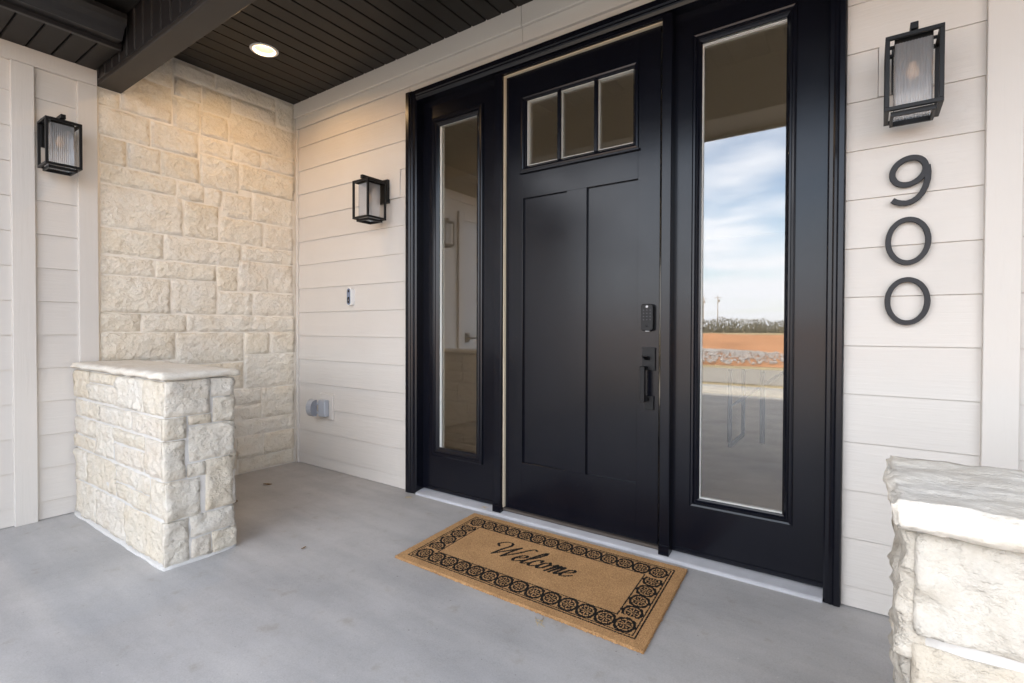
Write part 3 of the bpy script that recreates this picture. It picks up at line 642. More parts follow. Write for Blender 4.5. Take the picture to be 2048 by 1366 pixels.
# sill
prism('sill', [(-0.030, FL - .01), (-0.030, FL + .012), (-0.024, FL + .016), (0.030, 0.040), (0.10, 0.046), (0.10, FL - .01)], 'x', -2.4265, -0.1345, M_SILL, df)
box('threshold', -1.746, -0.808, 0.012, 0.10, 0.0405, 0.056, M_BRONZE, df)
def sidelight(x0, x1, bx0, bx1, gx0, gx1, lab):
    z0, z1, bz0, bz1, gz0, gz1 = 0.047, 2.598, 0.277, 2.478, 0.318, 2.428
    Y = 0.040
    s = boxes('sidelight_panel', [(x0, bx0 + .006, Y, Y + .045, z0, z1), (bx1 - .006, x1, Y, Y + .045, z0, z1), (bx0 + .006, bx1 - .006, Y, Y + .045, z0, bz0 + .006), (bx0 + .006, bx1 - .006, Y, Y + .045, bz1 - .006, z1)], M_BLACK, df, 0.0)
    s['label'] = lab
    i = gx0 - bx0
    ring_mould('glazing_bead', bx0, bx1, bz0, bz1, [(0.0, Y + .001), (0.001, Y - .010), (0.007, Y - .014), (i * .36, Y - .012), (i * .46, Y - .004), (i * .62, Y - .006), (i * .80, Y + .002), (i * .97, Y + .006), (i, Y + .0095)], M_BLACK, s)
    box('glass', gx0 - .004, gx1 + .004, Y + 0.027, Y + 0.031, gz0 - .004, gz1 + .004, M_GLASS, s, 0)
    g2 = 0.010
    ring_mould('glazing_stop', gx0 - .001, gx1 + .001, gz0 - .001, gz1 + .001, [(0, Y + .0094), (0.0015, Y + .0105), (0.003, Y + .0268)], M_SPACER, s)
    ring_mould('inner_bead', gx0 - .03, gx1 + .03, gz0 - .03, gz1 + .03, [(0, Y + .045), (0, Y + .058), (.028, Y + .058), (.033, Y + .0315)], M_SPACER, s)
    # lower drip rail
    box('drip_rail', x0 + .002, x1 - .002, Y - .006, Y - .0002, z0 + .001, z0 + .022, M_BLACK, s, 0.0015)
sidelight(-2.4265, -1.8025, -2.342, -1.920, -2.285, -1.957, 'narrow-looking left sidelight mirroring the wing wall')
sidelight(-0.7595, -0.1345, -0.677, -0.250, -0.636, -0.287, 'right sidelight mirroring sky, red dirt and road')
# weather strip showing along the hinge side and the head
box('weather_strip', -1.7465, -1.7418, 0.010, 0.036, 0.060, 2.578, M_STRIP, df, 0)
box('weather_strip', -1.7418, -0.8075, 0.010, 0.036, 2.574, 2.578, M_STRIP, df, 0)
box('head_stop', -1.7465, -0.8075, -0.010, 0.10, 2.5785, 2.598, M_BLACKF, df, 0.002)

# ================================================================== FRONT DOOR
fd = thing('front_door', 'black front door with three small top panes and two panels', 'door', (-1.28, 0.04, 0.057))
DY, DX0, DX1, DZ0, DZ1 = 0.030, -1.7408, -0.826, 0.058, 2.573
PZ0, PZ1 = 0.337, 1.857
PX = [(-1.624, -1.338), (-1.220, -0.938)]
WX0, WX1, WZ0, WZ1 = -1.612, -0.948, 2.02, 2.425
T = DY + .045
box('stile', DX0, PX[0][0], DY, T, DZ0, DZ1, M_BLACK, fd, 0.001)
box('stile', PX[1][1], DX1, DY, T, DZ0, DZ1, M_BLACK, fd, 0.001)
box('mid_stile', PX[0][1], PX[1][0], DY, T, PZ0, PZ1, M_BLACK, fd, 0.0006)
box('bottom_rail', PX[0][0], PX[1][1], DY, T, DZ0, PZ0, M_BLACK, fd, 0.0006)
box('lock_rail', PX[0][0], PX[1][1], DY, T, PZ1, WZ0, M_BLACK, fd, 0.0006)
box('top_rail', PX[0][0], PX[1][1], DY, T, WZ1, DZ1, M_BLACK, fd, 0.0006)
for a, b in PX:
    box('panel', a, b, DY + .015, T - .002, PZ0, PZ1, M_BLACK, fd, 0)
# window
wf = ring_mould('window_frame', WX0 - .022, WX1 + .012, WZ0 - .012, WZ1 + .012, [(0, DY), (0.001, DY - .009), (.010, DY - .011), (.018, DY - .009), (.024, DY - .001), (.030, DY + .004), (.034, DY + .030)], M_BLACK, fd)
box('ledge', WX0 - .032, WX1 + .020, DY - .016, DY - .0003, WZ0 - .024, WZ0 - .0125, M_BLACK, fd, 0.002)
PANES = [(-1.592, -1.398), (-1.377, -1.178), (-1.157, -0.961)]
GZ0, GZ1 = 2.044, 2.402
for (a, b), (c, d) in zip(PANES, PANES[1:]):
    box('muntin', b, c, DY - .006, DY + .034, GZ0 - .01, GZ1 + .01, M_BLACK, fd, 0.003)
for a, b in PANES:
    g = box('pane', a - .004, b + .004, DY + .026, DY + .030, GZ0 - .004, GZ1 + .004, M_GLASS, fd, 0)
    ring_mould('glazing_stop', a - .0005, b + .0005, GZ0 - .0005, GZ1 + .0005, [(-.004, DY + .0042), (0, DY + .0045), (0.0005, DY + .0075), (0.0022, DY + .0258)], M_STOP, g)
# keypad lock
def rrect(x0, x1, z0, z1, r, n=6):
    P = []
    for cx, cz, a0 in ((x1 - r, z1 - r, 0), (x0 + r, z1 - r, pi / 2), (x0 + r, z0 + r, pi), (x1 - r, z0 + r, 1.5 * pi)):
        for k in range(n + 1):
            a = a0 + k / n * pi / 2; P.append((cx + r * cos(a), cz + r * sin(a)))
    return P
def plate(name, P, y0, y1, mat, parent, bev=0.002):
    """extruded outline in XZ, from y0 (front) to y1 (back), with a softened front edge"""
    n = len(P); cx = sum(p[0] for p in P) / n; cz = sum(p[1] for p in P) / n
    def shr(p):
        dx_, dz_ = p[0] - cx, p[1] - cz; L = math.hypot(dx_, dz_); k_ = (L - bev) / L
        return (cx + dx_ * k_, cz + dz_ * k_)
    v = [(q[0], y1, q[1]) for q in P] + [(q[0], y0 + bev, q[1]) for q in P] + [(shr(q)[0], y0, shr(q)[1]) for q in P]
    f = [tuple(reversed(range(n)))] + [tuple(2 * n + i for i in range(n))]
    for r_ in range(2): f += [(r_ * n + i, r_ * n + (i + 1) % n, (r_ + 1) * n + (i + 1) % n, (r_ + 1) * n + i) for i in range(n)]
    bm = bmesh.new(); bv = [bm.verts.new(q) for q in v]
    for q in f: bm.faces.new([bv[i] for i in q])
    bmesh.ops.recalc_face_normals(bm, faces=bm.faces)
    return from_bm(name, bm, mat, parent)
KX0, KX1, KZ0, KZ1 = -0.909, -0.848, 1.102, 1.233
kp = plate('keypad_lock', rrect(KX0, KX1, KZ0, KZ1, 0.013), DY - .026, DY, M_LOCK, fd, 0.003)
kc = (KX0 + KX1) / 2
lathe('logo_badge', [(0, DY - .0272), (0.0062, DY - .0272), (0.0064, DY - .026)], kc, 0, M_CHIP, kp, 20, 'y', KZ1 - .013)
for r_ in range(4):
    for c_ in range(3):
        lathe('key', [(0, DY - .0266), (0.0024, DY - .0266), (0.0026, DY - .026)], kc + (c_ - 1) * 0.0165, 0, M_KEY, kp, 10, 'y', KZ1 - .030 - r_ * 0.0155)
lathe('keyhole', [(0, DY - .0275), (0.0045, DY - .0275), (0.0058, DY - .026)], kc, 0, M_METAL, kp, 16, 'y', KZ0 + .025)
box('contact', kc - .009, kc + .011, DY - .022, DY - .010, KZ0 - .0025, KZ0 + .001, M_CHIP, kp, 0.0005)
# handle set
hx0, hx1 = -0.908, -0.842
hs = plate('handle_plate', rrect(hx0, hx1, 0.908, 1.020, 0.002), DY - .010, DY, M_LOCK, fd, 0.0015)
plate('lower_plate', rrect(-0.896, -0.848, 0.716, 0.784, 0.002), DY - .010, DY, M_LOCK, fd, 0.0015)
box('grip', -0.900, -0.876, DY - .062, DY - .040, 0.757, 0.930, M_LOCK, fd, 0.002)
boxes('grip_arm', [(-0.898, -0.878, DY - .041, DY - .0095, 0.914, 0.929), (-0.894, -0.872, DY - .041, DY - .0095, 0.758, 0.774)], M_LOCK, fd, 0.001)
prism('thumb_latch', [(DY - .010, 0.974), (DY - .052, 0.982), (DY - .054, 0.978), (DY - .030, 0.968), (DY - .010, 0.958)], 'x', -0.893, -0.868, M_LOCK, fd)

# ================================================================== WALL LANTERNS
def make_lantern(label):
    """built at the origin on a wall facing -Y: cage front at y = -0.20"""
    t = thing('wall_lantern', label, 'lantern', (0, 0, 0), 'black box lanterns')
    W, Hh, yb, yf, b = 0.079, 0.255, -0.042, -0.200, 0.0065
    L = []
    for sx in (-1, 1):
        for yy in (yb - b, yf + b): L.append((sx * (W - b) - b, sx * (W - b) + b, yy - b, yy + b, -Hh + .0131, -.0131))
    for zz0 in (-Hh, -.013):
        L.append((-W, W, yf, yf + .013, zz0, zz0 + .013)); L.append((-W, W, yb - .013, yb, zz0, zz0 + .013))
        for sx in (-1, 1): L.append((min(sx * W, sx * (W - .013)), max(sx * W, sx * (W - .013)), yf + .0131, yb - .0131, zz0, zz0 + .013))
    boxes('cage', L, M_METAL, t, 0.0008)
    box('top_cap', -.052, .052, yf + .028, yb - .028, -.020, .010, M_METAL, t, 0.0015)
    box('cap_bar', -W + .0131, -.0521, -.125, -.117, -.012, -.002, M_METAL, t, 0.0005); box('cap_bar', .0521, W - .0131, -.125, -.117, -.012, -.002, M_METAL, t, 0.0005)
    box('arm', -.011, .011, yf + .012, -0.012, .0102, .034, M_METAL, t, 0.0015)
    box('backplate', -.056, .056, -0.014, 0.012, -.125, .036, M_METAL, t, 0.002)
    # bottom tray: a shallow rim hung under the cage
    tr = [(-.062, .062, yf + .020, yf + .029, -Hh - .016, -Hh - .0002), (-.062, .062, yb - .029, yb - .020, -Hh - .016, -Hh - .0002), (-.062, -.053, yf + .0291, yb - .0291, -Hh - .016, -Hh - .0002), (.053, .062, yf + .0291, yb - .0291, -Hh - .016, -Hh - .0002)]
    boxes('tray_rim', tr, M_METAL, t, 0.0006)
    # fluted square glass tube
    g, cy, n, rib = 0.050, -0.121, 12, 0.0026
    out_, inn = [], []
    for side in range(4):
        a = side * pi / 2
        for k_ in range(n * 4):
            s = -g + 2 * g * k_ / (n * 4); bul = rib * abs(sin(pi * k_ / 4))
            px_, py_ = s, -(g + bul)
            out_.append((px_ * cos(a) - py_ * sin(a), cy + px_ * sin(a) + py_ * cos(a)))
    m_ = len(out_)
    v = [(q[0], q[1], -Hh + .002) for q in out_] + [(q[0], q[1], -.0205) for q in out_]
    pyd('fluted_glass', v, [(i, (i + 1) % m_, m_ + (i + 1) % m_, m_ + i) for i in range(m_)], M_FLUTE, t, True)
    lathe('socket', [(0.0, -.021), (0.019, -.021), (0.019, -.075), (0.0, -.075)], 0, cy, M_METAL, t, 20)
    lathe('bulb', [(0.010, -.0751), (0.012, -.088), (0.019, -.104), (0.020, -.114), (0.016, -.126), (0.007, -.133), (0.0, -.134)], 0, cy, M_BULB, t, 20)
    return t
def copy_tree(o, parent=None):
    c = o.copy(); COL.objects.link(c)
    if parent is not None: c.parent = parent
    for ch in list(o.children): copy_tree(ch, c)
    return c
lan = make_lantern('black lantern with fluted glass on the wall above the house number')
l2 = copy_tree(lan); l3 = copy_tree(lan)
lan.location = (0.122, -0.012, 2.121)
l2.location = (-2.762, -0.010, 2.098); l2['label'] = 'black lantern left of the door above the doorbell'
l3.location = (XW - .004, -1.508, 2.252); l3.rotation_euler = (0, 0, pi / 2); l3['label'] = 'black lantern on the wing wall at the far left'

# ================================================================== HOUSE NUMBER
def ribbon(pts, wd, y0, y1, name, parent=None, closed=False, mat=None):
    """flat bar letter stroke in XZ: pts centre line, wd widths, front y0 back y1"""
    n = len(pts); v = []
    for i in range(n):
        a = pts[(i - 1) % n if closed else max(0, i - 1)]; b = pts[(i + 1) % n if closed else min(n - 1, i + 1)]
        tx, tz = b[0] - a[0], b[1] - a[1]; L = math.hypot(tx, tz); nx, nz = -tz / L, tx / L; h = wd[i] / 2
        o_, i_ = (pts[i][0] + nx * h, pts[i][1] + nz * h), (pts[i][0] - nx * h, pts[i][1] - nz * h)
        e = 0.0012
        o2, i2 = (pts[i][0] + nx * (h - e), pts[i][1] + nz * (h - e)), (pts[i][0] - nx * (h - e), pts[i][1] - nz * (h - e))
        v += [(o_[0], y1, o_[1]), (o_[0], y0 + e, o_[1]), (o2[0], y0, o2[1]), (i2[0], y0, i2[1]), (i_[0], y0 + e, i_[1]), (i_[0], y1, i_[1])]
    f = []
    for i in range(n if closed else n - 1):
        a, b = i * 6, ((i + 1) % n) * 6
        for k_ in range(6): f.append((a + k_, a + (k_ + 1) % 6, b + (k_ + 1) % 6, b + k_))
    if not closed: f += [tuple(range(6)), tuple(reversed(range((n - 1) * 6, n * 6)))]
    bm = bmesh.new(); bv = [bm.verts.new(q) for q in v]
    for q in f: bm.faces.new([bv[i] for i in q])
    bmesh.ops.recalc_face_normals(bm, faces=bm.faces)
    return from_bm(name, bm, mat or M_NUM, parent)
def standoffs(par, pts):
    for x_, z_ in pts: lathe('standoff', [(0.0035, -0.012), (0.0035, 0.006)], x_, 0, M_METAL, par, 10, 'y', z_)
def ellipse(cx, cz, rx, rz, n=56): return [(cx + rx * cos(2 * pi * k / n), cz + rz * sin(2 * pi * k / n)) for k in range(n)]
GR = 'house number digits'
for cz, lab in ((1.4395, 'dark digit zero between the nine and the lowest zero'), (1.217, 'dark digit zero, lowest of the house number')):
    t = thing('house_number', lab, 'house number', (0.1215, 0, cz), GR)
    ribbon(ellipse(0.1215, cz, 0.0588, 0.0800), [0.0178] * 56, -0.021, -0.010, 'digit_zero', t, True); standoffs(t, [(0.1215, cz + .08), (0.1215, cz - .08)])
t = thing('house_number', 'dark digit nine under the right lantern', 'house number', (0.125, 0, 1.66), GR)
def z8(u, v): return (0.0655 + (u - 385) * 0.000548, 1.7535 - (v - 868) * 0.000752)
bowl = [z8(487 + 89 * cos(a) , 944 + 64 * sin(a) - 16 * cos(a) * 0.6) for a in [2 * pi * k / 48 for k in range(48)]]
ribbon(bowl, [0.0195] * 48, -0.021, -0.010, 'bowl', t, True)
tail = [z8(*q) for q in ((583, 925), (588, 960), (586, 995), (576, 1028), (558, 1058), (534, 1080), (505, 1094), (475, 1099), (445, 1096), (420, 1089), (400, 1078))]
ribbon(tail, [0.0195] * 11, -0.0213, -0.0102, 'tail', t); standoffs(t, [z8(575, 960), z8(420, 925)])

# ================================================================== DOORBELL, OUTLET, CEILING LIGHT
db = thing('video_doorbell', 'small white video doorbell with grey face beside the door', 'doorbell', (-3.115, 0, 1.345))
def capsule(cx, cz, hw, hh, n=12):
    P = [(cx + hw * cos(a), cz + hh - hw + hw * sin(a)) for a in [pi * k / n for k in range(n + 1)]] + [(cx + hw * cos(a), cz - hh + hw + hw * sin(a)) for a in [pi + pi * k / n for k in range(n + 1)]]
    return P
bx, bz = -3.115, 1.342
plate('body', capsule(bx, bz, 0.0245, 0.0665), -0.031, 0.006, M_WHITEP, db, 0.003)
plate('face', capsule(bx, bz, 0.0195, 0.061), -0.0335, -0.0305, M_BELL, db, 0.001)
lathe('camera_lens', [(0, -.0355), (0.009, -.0355), (0.0105, -.0335)], bx, 0, M_BELLD, db, 20, 'y', bz + 0.040)
bb = plate('button', capsule(bx, bz - 0.026, 0.0125, 0.025), -0.0352, -0.0334, M_BELLD, db, 0.001)
lathe('button_mark', [(0, -.0358), (0.003, -.0358), (0.0032, -.0352)], bx, 0, M_CHIP, bb, 10, 'y', bz - 0.026)

oc = thing('outlet_cover', 'open grey weatherproof outlet cover low on the wall', 'outlet cover', (-3.46, 0, 0.48))
box('mounting_block', -3.50, -3.335, -0.014, 0.010, 0.408, 0.604, M_TRIM, oc, 0.004)
box('gasket_box', -3.455, -3.372, -0.058, -0.0142, 0.432, 0.560, M_GREY, oc, 0.006)
# bubble cover swung open to the left
P = [(-3.463, 0.428), (-3.463, 0.562)]
cv = []
n_ = 14
for k_ in range(n_ + 1):
    a = pi * k_ / n_; cv.append((-3.460 - 0.002, -0.060 - 0.0, 0))
arc = [(-0.064 - 0.052 * sin(pi * k_ / 10) ** 0.7, 0.495 + 0.064 * cos(pi * k_ / 10)) for k_ in range(11)]
arc_in = [(-0.064 - 0.046 * sin(pi * k_ / 10) ** 0.7, 0.495 + 0.058 * cos(pi * k_ / 10)) for k_ in range(11)]
prism('cover_wall', arc + list(reversed(arc_in)), 'x', -3.525, -3.464, M_GREY, oc)
prism('cover_back', arc, 'x', -3.4635, -3.459, M_GREYD, oc)
for zc_ in (0.46, 0.53): tube('hinge', [(-3.458, -0.060, zc_ - .010), (-3.458, -0.060, zc_ + .010)], 0.005, M_GREY, oc)

rl = thing('recessed_light', 'lit recessed downlight with white trim in the dark ceiling', 'downlight', (LX, LY, CE))
lathe('trim_ring', [(LR - .020, CE + .010), (LR - .018, CE - .004), (LR - .002, CE - .005), (LR + .004, CE - .0005), (LR + .004, CE + .010)], LX, LY, M_CANT, rl, 48)
lathe('reflector', [(LR - .020, CE + .0098), (LR - .034, CE + .050)], LX, LY, M_CANR, rl, 48)
lathe('lens', [(0.0, CE + .0508), (LR - .034, CE + .0505)], LX, LY, M_CAN, rl, 48)
ld = bpy.data.lights.new('recessed_lamp', 'AREA'); ld.shape = 'DISK'; ld.size = 0.062; ld.energy = 1.05; ld.color = (1.0, 0.64, 0.32); ld.spread = radians(180)
lo = bpy.data.objects.new('recessed_lamp', ld); COL.objects.link(lo); lo.parent = rl; lo.location = (0, 0, 0.014); 

# ================================================================== DOORMAT
# the printed pattern as a function of mat coordinates (metres): w along, d deep
MW, MDp = 1.235, 0.655
C0 = [(-1.832, -0.745), (-0.605, -0.757), (-0.653, -0.076), (-1.880, -0.088)]   # front-left, front-right, back-right, back-left
def catmull(P, n=14):
    P = np.array(P, float); Q = []
    for i in range(len(P) - 1):
        p0, p1, p2, p3 = P[max(i - 1, 0)], P[i], P[i + 1], P[min(i + 2, len(P) - 1)]
        for t_ in np.linspace(0, 1, n, endpoint=False):
            Q.append(0.5 * ((2 * p1) + (-p0 + p2) * t_ + (2 * p0 - 5 * p1 + 4 * p2 - p3) * t_ ** 2 + (-p0 + 3 * p1 - 3 * p2 + p3) * t_ ** 3))
    Q.append(P[-1]); return np.array(Q)
GLY = {
 'W': ([[(-0.45, 1.25), (-0.75, 1.5), (-0.55, 1.95), (-0.05, 2.0), (0.25, 1.6), (0.22, 0.9), (0.30, 0.05)], [(0.30, 0.05), (0.70, 0.9), (1.05, 1.75)], [(1.05, 1.75), (1.02, 0.9), (1.10, 0.05)], [(1.10, 0.05), (1.55, 0.95), (1.75, 1.75), (1.95, 2.05), (2.2, 1.95)]], 1.95),
 'e': ([[(0.0, 0.38), (0.32, 0.52), (0.55, 0.78), (0.42, 1.0), (0.18, 0.85), (0.06, 0.42), (0.20, 0.03), (0.48, 0.06), (0.78, 0.38)]], 0.74),
 'l': ([[(0.0, 0.35), (0.32, 1.0), (0.46, 1.75), (0.34, 2.05), (0.20, 1.7), (0.12, 0.6), (0.18, 0.05), (0.38, 0.06), (0.62, 0.38)]], 0.58),
 'c': ([[(0.52, 0.78), (0.42, 1.0), (0.18, 0.85), (0.06, 0.42), (0.20, 0.03), (0.46, 0.06), (0.76, 0.40)]], 0.70),
 'o': ([[(0.34, 1.0), (0.10, 0.78), (0.06, 0.32), (0.24, 0.02), (0.48, 0.25), (0.50, 0.78), (0.34, 1.0)], [(0.50, 0.82), (0.66, 0.74), (0.86, 0.84)]], 0.80),
 'm': ([[(0.0, 0.78), (0.12, 1.0), (0.16, 0.72), (0.10, 0.0)], [(0.12, 0.35), (0.34, 0.95), (0.46, 0.92), (0.46, 0.6), (0.40, 0.0)], [(0.42, 0.35), (0.64, 0.95), (0.77, 0.92), (0.77, 0.5), (0.76, 0.12), (0.88, 0.02), (1.10, 0.38)]], 1.05),
}
pen = []
cx_ = 0.0
for ch in 'Welcome':
    strokes, adv = GLY[ch]
    for s_ in strokes:
        q = catmull(s_); q[:, 0] += 0.42 * q[:, 1] + cx_
        d_ = np.gradient(q, axis=0); ang = np.arctan2(d_[:, 1], d_[:, 0])
        wdt = 0.068 + 0.135 * np.abs(np.sin(ang - 0.15)) ** 1.3
        pen.append(np.column_stack([q, wdt]))
    cx_ += adv
pen = np.vstack(pen); x0_, x1_ = pen[:, 0].min(), pen[:, 0].max()
SCL = 0.455 / (x1_ - x0_)
TX = MW * 0.5 - 0.035 + (pen[:, 0] - (x0_ + x1_) / 2) * SCL; TZ = MDp * 0.52 + (pen[:, 1] - 0.75) * SCL * 1.12; TR = pen[:, 2] * SCL * 1.0
def printed(wm, dm):
    """True where the mat carries black print"""
    wm = np.asarray(wm); dm = np.asarray(dm); res = np.zeros(wm.shape, bool)
    e = np.minimum(np.minimum(wm, MW - wm), np.minimum(dm, MDp - dm))
    res |= (e > 0.043) & (e < 0.0495); res |= (e > 0.0555) & (e < 0.061)
    IN = 0.154
    res |= (e > IN - 0.006) & (e < IN)
    band = (e > 0.061) & (e < IN - .006)
    c_ = 0.1045
    nx_, ny_ = 13, 5
    px_, py_ = (MW - 2 * c_) / nx_, (MDp - 2 * c_) / ny_
    # distance from nearest rosette centre lying on the band's centre line
    iu = np.clip(np.round((wm - c_) / px_), 0, nx_); iv = np.clip(np.round((dm - c_) / py_), 0, ny_)
    onx = (np.abs(dm - c_) < .06) | (np.abs(dm - (MDp - c_)) < .06)
    ivx = np.where(dm < MDp / 2, 0, ny_); iux = np.where(wm < MW / 2, 0, nx_)
    cu = np.where(onx, iu, iux); cv_ = np.where(onx, ivx, iv)
    dx_ = (wm - (c_ + cu * px_)) / (px_ * .5); dy_ = (dm - (c_ + cv_ * py_)) / (py_ * .5)
    r = np.hypot(dx_, dy_); th = np.arctan2(dy_, dx_)
    q4 = np.abs(np.sin(2 * th)); p4 = np.abs(np.cos(2 * th))
    disc = r < 1.09 + 0.05 * np.cos(8 * th)
    tan_ = (np.abs(r - 0.72) < 0.075) & (np.abs(np.sin(4 * th)) > 0.30)
    tan_ |= (r > 0.20) & (r < 0.50) & (p4 < 0.30)
    tan_ |= (np.minimum(np.abs(dx_), np.abs(dy_)) < 0.06) & (r < 0.62) & (r > 0.10)
    res |= band & disc & ~tan_
    near = (wm > TX.min() - .02) & (wm < TX.max() + .02) & (dm > TZ.min() - .02) & (dm < TZ.max() + .02)
    ii = np.nonzero(near.ravel())[0]
    if len(ii):
        W_, D_ = wm.ravel()[ii], dm.ravel()[ii]; hit = np.zeros(len(ii), bool)
        for s0 in range(0, len(ii), 4000):
            dd = np.hypot(W_[s0:s0 + 4000, None] - TX[None], D_[s0:s0 + 4000, None] - TZ[None])
            hit[s0:s0 + 4000] = (dd < TR[None] * .5 + .0012).any(1)
        rr = res.ravel(); rr[ii] |= hit; res = rr.reshape(res.shape)
    return res
def mat_xy(wm, dm):
    a, b = wm / MW, dm / MDp
    A = np.array(C0)
    return ((1 - a) * (1 - b))[..., None] * A[0] + (a * (1 - b))[..., None] * A[1] + (a * b)[..., None] * A[2] + ((1 - a) * b)[..., None] * A[3]
def coir(name, col, dark):
    m, n, b = new_mat(name)
    t_ = noise_node(n, 230, 4, 0.7); t2_ = noise_node(n, 9, 4)
    r = ramp(n, t_.outputs['Fac'], [(0.30, tuple(c * 0.55 for c in col)), (0.52, col), (0.74, tuple(min(1, c * 1.45) for c in col))])
    r2 = ramp(n, t2_.outputs['Fac'], [(0.3, (0.88, 0.86, 0.84)), (0.7, (1.06, 1.06, 1.06))])
    mu = add(n, 'ShaderNodeMixRGB', blend_type='MULTIPLY'); mu.inputs[0].default_value = 1; n.links.new(r.outputs[0], mu.inputs[1]); n.links.new(r2.outputs[0], mu.inputs[2])
    n.links.new(mu.outputs[0], b.inputs['Base Color']); b.inputs['Roughness'].default_value = 0.95; b.inputs['Specular IOR Level'].default_value = 0.15
    bump(n, b, t_.outputs['Fac'], 0.7, 0.004)
    return m
M_COIR = coir('coir_tan', (0.46, 0.27, 0.125), False); M_INK = coir('coir_black', (0.014, 0.013, 0.012), True)
dm_t = thing('doormat', 'tan coir doormat with black rosette border and Welcome in script', 'doormat', (-1.24, -0.42, FL))
NW, ND = 600, 320
wg, dg = np.meshgrid(np.linspace(0, MW, NW + 1), np.linspace(0, MDp, ND + 1), indexing='ij')
xy = mat_xy(wg, dg)
rn = rng.random(wg.shape)
edge_ = np.minimum(np.minimum(wg, MW - wg), np.minimum(dg, MDp - dg))
zt = FL + 0.011 + 0.0025 * rn - np.where(edge_ < 1e-6, 0.0105, 0)
jit = np.where(edge_[..., None] < 1e-6, rng.normal(0, 0.0016, xy.shape), 0)
V = np.dstack([xy + jit, zt]).reshape(-1, 3)
wc = (wg[:-1, :-1] + wg[1:, 1:]) / 2; dc = (dg[:-1, :-1] + dg[1:, 1:]) / 2
ink = printed(wc + rng.normal(0, .0007, wc.shape), dc + rng.normal(0, .0007, wc.shape))
I = np.arange((NW + 1) * (ND + 1)).reshape(NW + 1, ND + 1)
F = np.stack([I[:-1, :-1], I[1:, :-1], I[1:, 1:], I[:-1, 1:]], -1).reshape(-1, 4)
me = bpy.data.meshes.new('pile'); me.from_pydata(V.tolist(), [], F.tolist())
me.materials.append(M_COIR); me.materials.append(M_INK)
me.polygons.foreach_set('material_index', ink.ravel().astype(np.int32)); me.update()
link('pile', me, None, dm_t)
# short upright fibres, coloured like the print they stand in
NF = 60000
fwm = rng.uniform(0.0, MW, NF); fdm = rng.uniform(0.0, MDp, NF)
ne = 9000
side_ = rng.integers(0, 4, ne); tt_ = rng.random(ne)
fwm[:ne] = np.where(side_ == 0, tt_ * MW, np.where(side_ == 1, tt_ * MW, np.where(side_ == 2, 0.001, MW - 0.001)))
fdm[:ne] = np.where(side_ == 0, 0.001, np.where(side_ == 1, MDp - 0.001, tt_ * MDp))
fi = printed(fwm, fdm); fxy = mat_xy(fwm, fdm); fa = rng.uniform(0, 2 * pi, NF); lean = rng.normal(0, .0022, (NF, 2)); hh = rng.uniform(.003, .0065, NF)
bw = 0.0008
zb = np.full(NF, FL + .010); zb[:ne] = FL + rng.uniform(.001, .012, ne)
lean[:ne] += np.column_stack([np.where(side_ == 2, -1, np.where(side_ == 3, 1, 0)), np.where(side_ == 0, -1, np.where(side_ == 1, 1, 0))]) * rng.uniform(.001, .0055, ne)[:, None]; hh[:ne] = rng.uniform(-.001, .003, ne)
p0 = np.column_stack([fxy[:, 0] - bw * np.cos(fa), fxy[:, 1] - bw * np.sin(fa), zb]); p1 = np.column_stack([fxy[:, 0] + bw * np.cos(fa), fxy[:, 1] + bw * np.sin(fa), zb]); p2 = np.column_stack([fxy + lean, zb + hh])
FV = np.stack([p0, p1, p2], 1).reshape(-1, 3); FF = np.arange(NF * 3).reshape(-1, 3)
me = bpy.data.meshes.new('fibres'); me.from_pydata(FV.tolist(), [], FF.tolist()); me.materials.append(M_COIR); me.materials.append(M_INK)
me.polygons.foreach_set('material_index', fi.astype(np.int32)); me.update()
o = link('fibres', me, None, dm_t); o['kind'] = 'stuff'

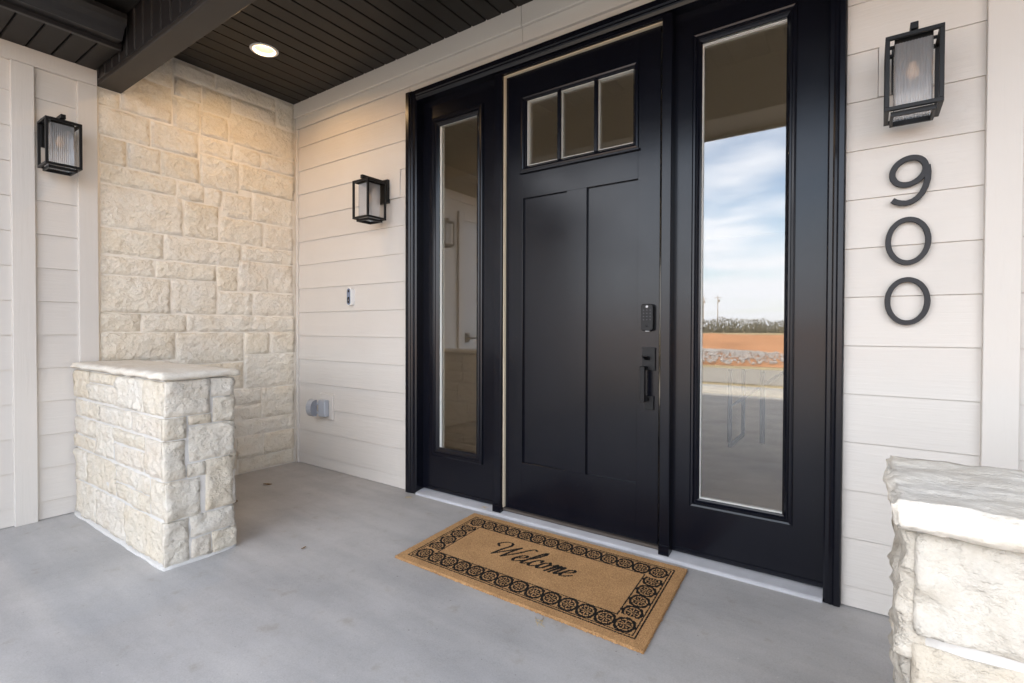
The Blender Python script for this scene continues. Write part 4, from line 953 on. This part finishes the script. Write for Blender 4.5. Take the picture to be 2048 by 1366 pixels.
# ================================================================== LITTER ON THE PORCH
M_LEAF = simple('dry_leaf', (0.20, 0.12, 0.05), 0.85, vary=0.3, vscale=60)
M_STRAW = simple('straw', (0.52, 0.40, 0.22), 0.8)
def leaf(x_, y_, s_, seed, label):
    r_ = random.Random(seed); v, f = [], []
    ang = r_.uniform(0, 6)
    for k_ in range(7):
        u_ = k_ / 6; wd = s_ * 0.42 * sin(pi * min(1, u_ * 1.05 + .02)) + .001
        for q in (-1, 0, 1):
            lx, ly = s_ * (u_ - .5) * 2, q * wd
            v.append((x_ + lx * cos(ang) - ly * sin(ang), y_ + lx * sin(ang) + ly * cos(ang), FL + .001 + abs(q) * .004 * r_.uniform(.4, 1.2) + .003 * sin(u_ * 5 + seed)+.003))
    for k_ in range(6):
        for q in range(2): a = k_ * 3 + q; f.append((a, a + 3, a + 4, a + 1))
    o = pyd('dry_leaf', v, f, M_LEAF, None, True)
    sm = o.modifiers.new('thick', 'SOLIDIFY'); sm.thickness = 0.0008
    return tag(o, label, 'leaf', 'dry leaves on the porch')
leaf(-3.42, -0.48, 0.028, 1, 'curled brown leaf on the floor by the stone wall')
leaf(-3.24, -0.79, 0.030, 2, 'brown leaf on the floor beside the near pony wall')
leaf(-2.28, -0.935, 0.012, 3, 'tiny dark leaf scrap on the open floor')
def straw(x_, y_, label, seed, z_=FL):
    r_ = random.Random(seed); t = thing('straw_wisp', label, 'straw', (x_, y_, z_), 'straw wisps on the porch')
    for k_ in range(5):
        a = r_.uniform(0, 3.1); L = r_.uniform(.012, .03); ox, oy = r_.uniform(-.012, .012), r_.uniform(-.012, .012)
        tube('stalk', [(x_ + ox - L * cos(a), y_ + oy - L * sin(a), z_ + .0015), (x_ + ox, y_ + oy, z_ + .004), (x_ + ox + L * cos(a), y_ + oy + L * sin(a), z_ + .0018)], 0.0009, M_STRAW, t, 5)
straw(-1.875, 0.0, 'straw wisp on the door sill left of the mat', 4, 0.034)
straw(-0.99, -0.80, 'straw wisp at the front edge of the doormat', 5)
straw(-2.42, -0.10, 'straw bits on the floor by the left door casing', 6)
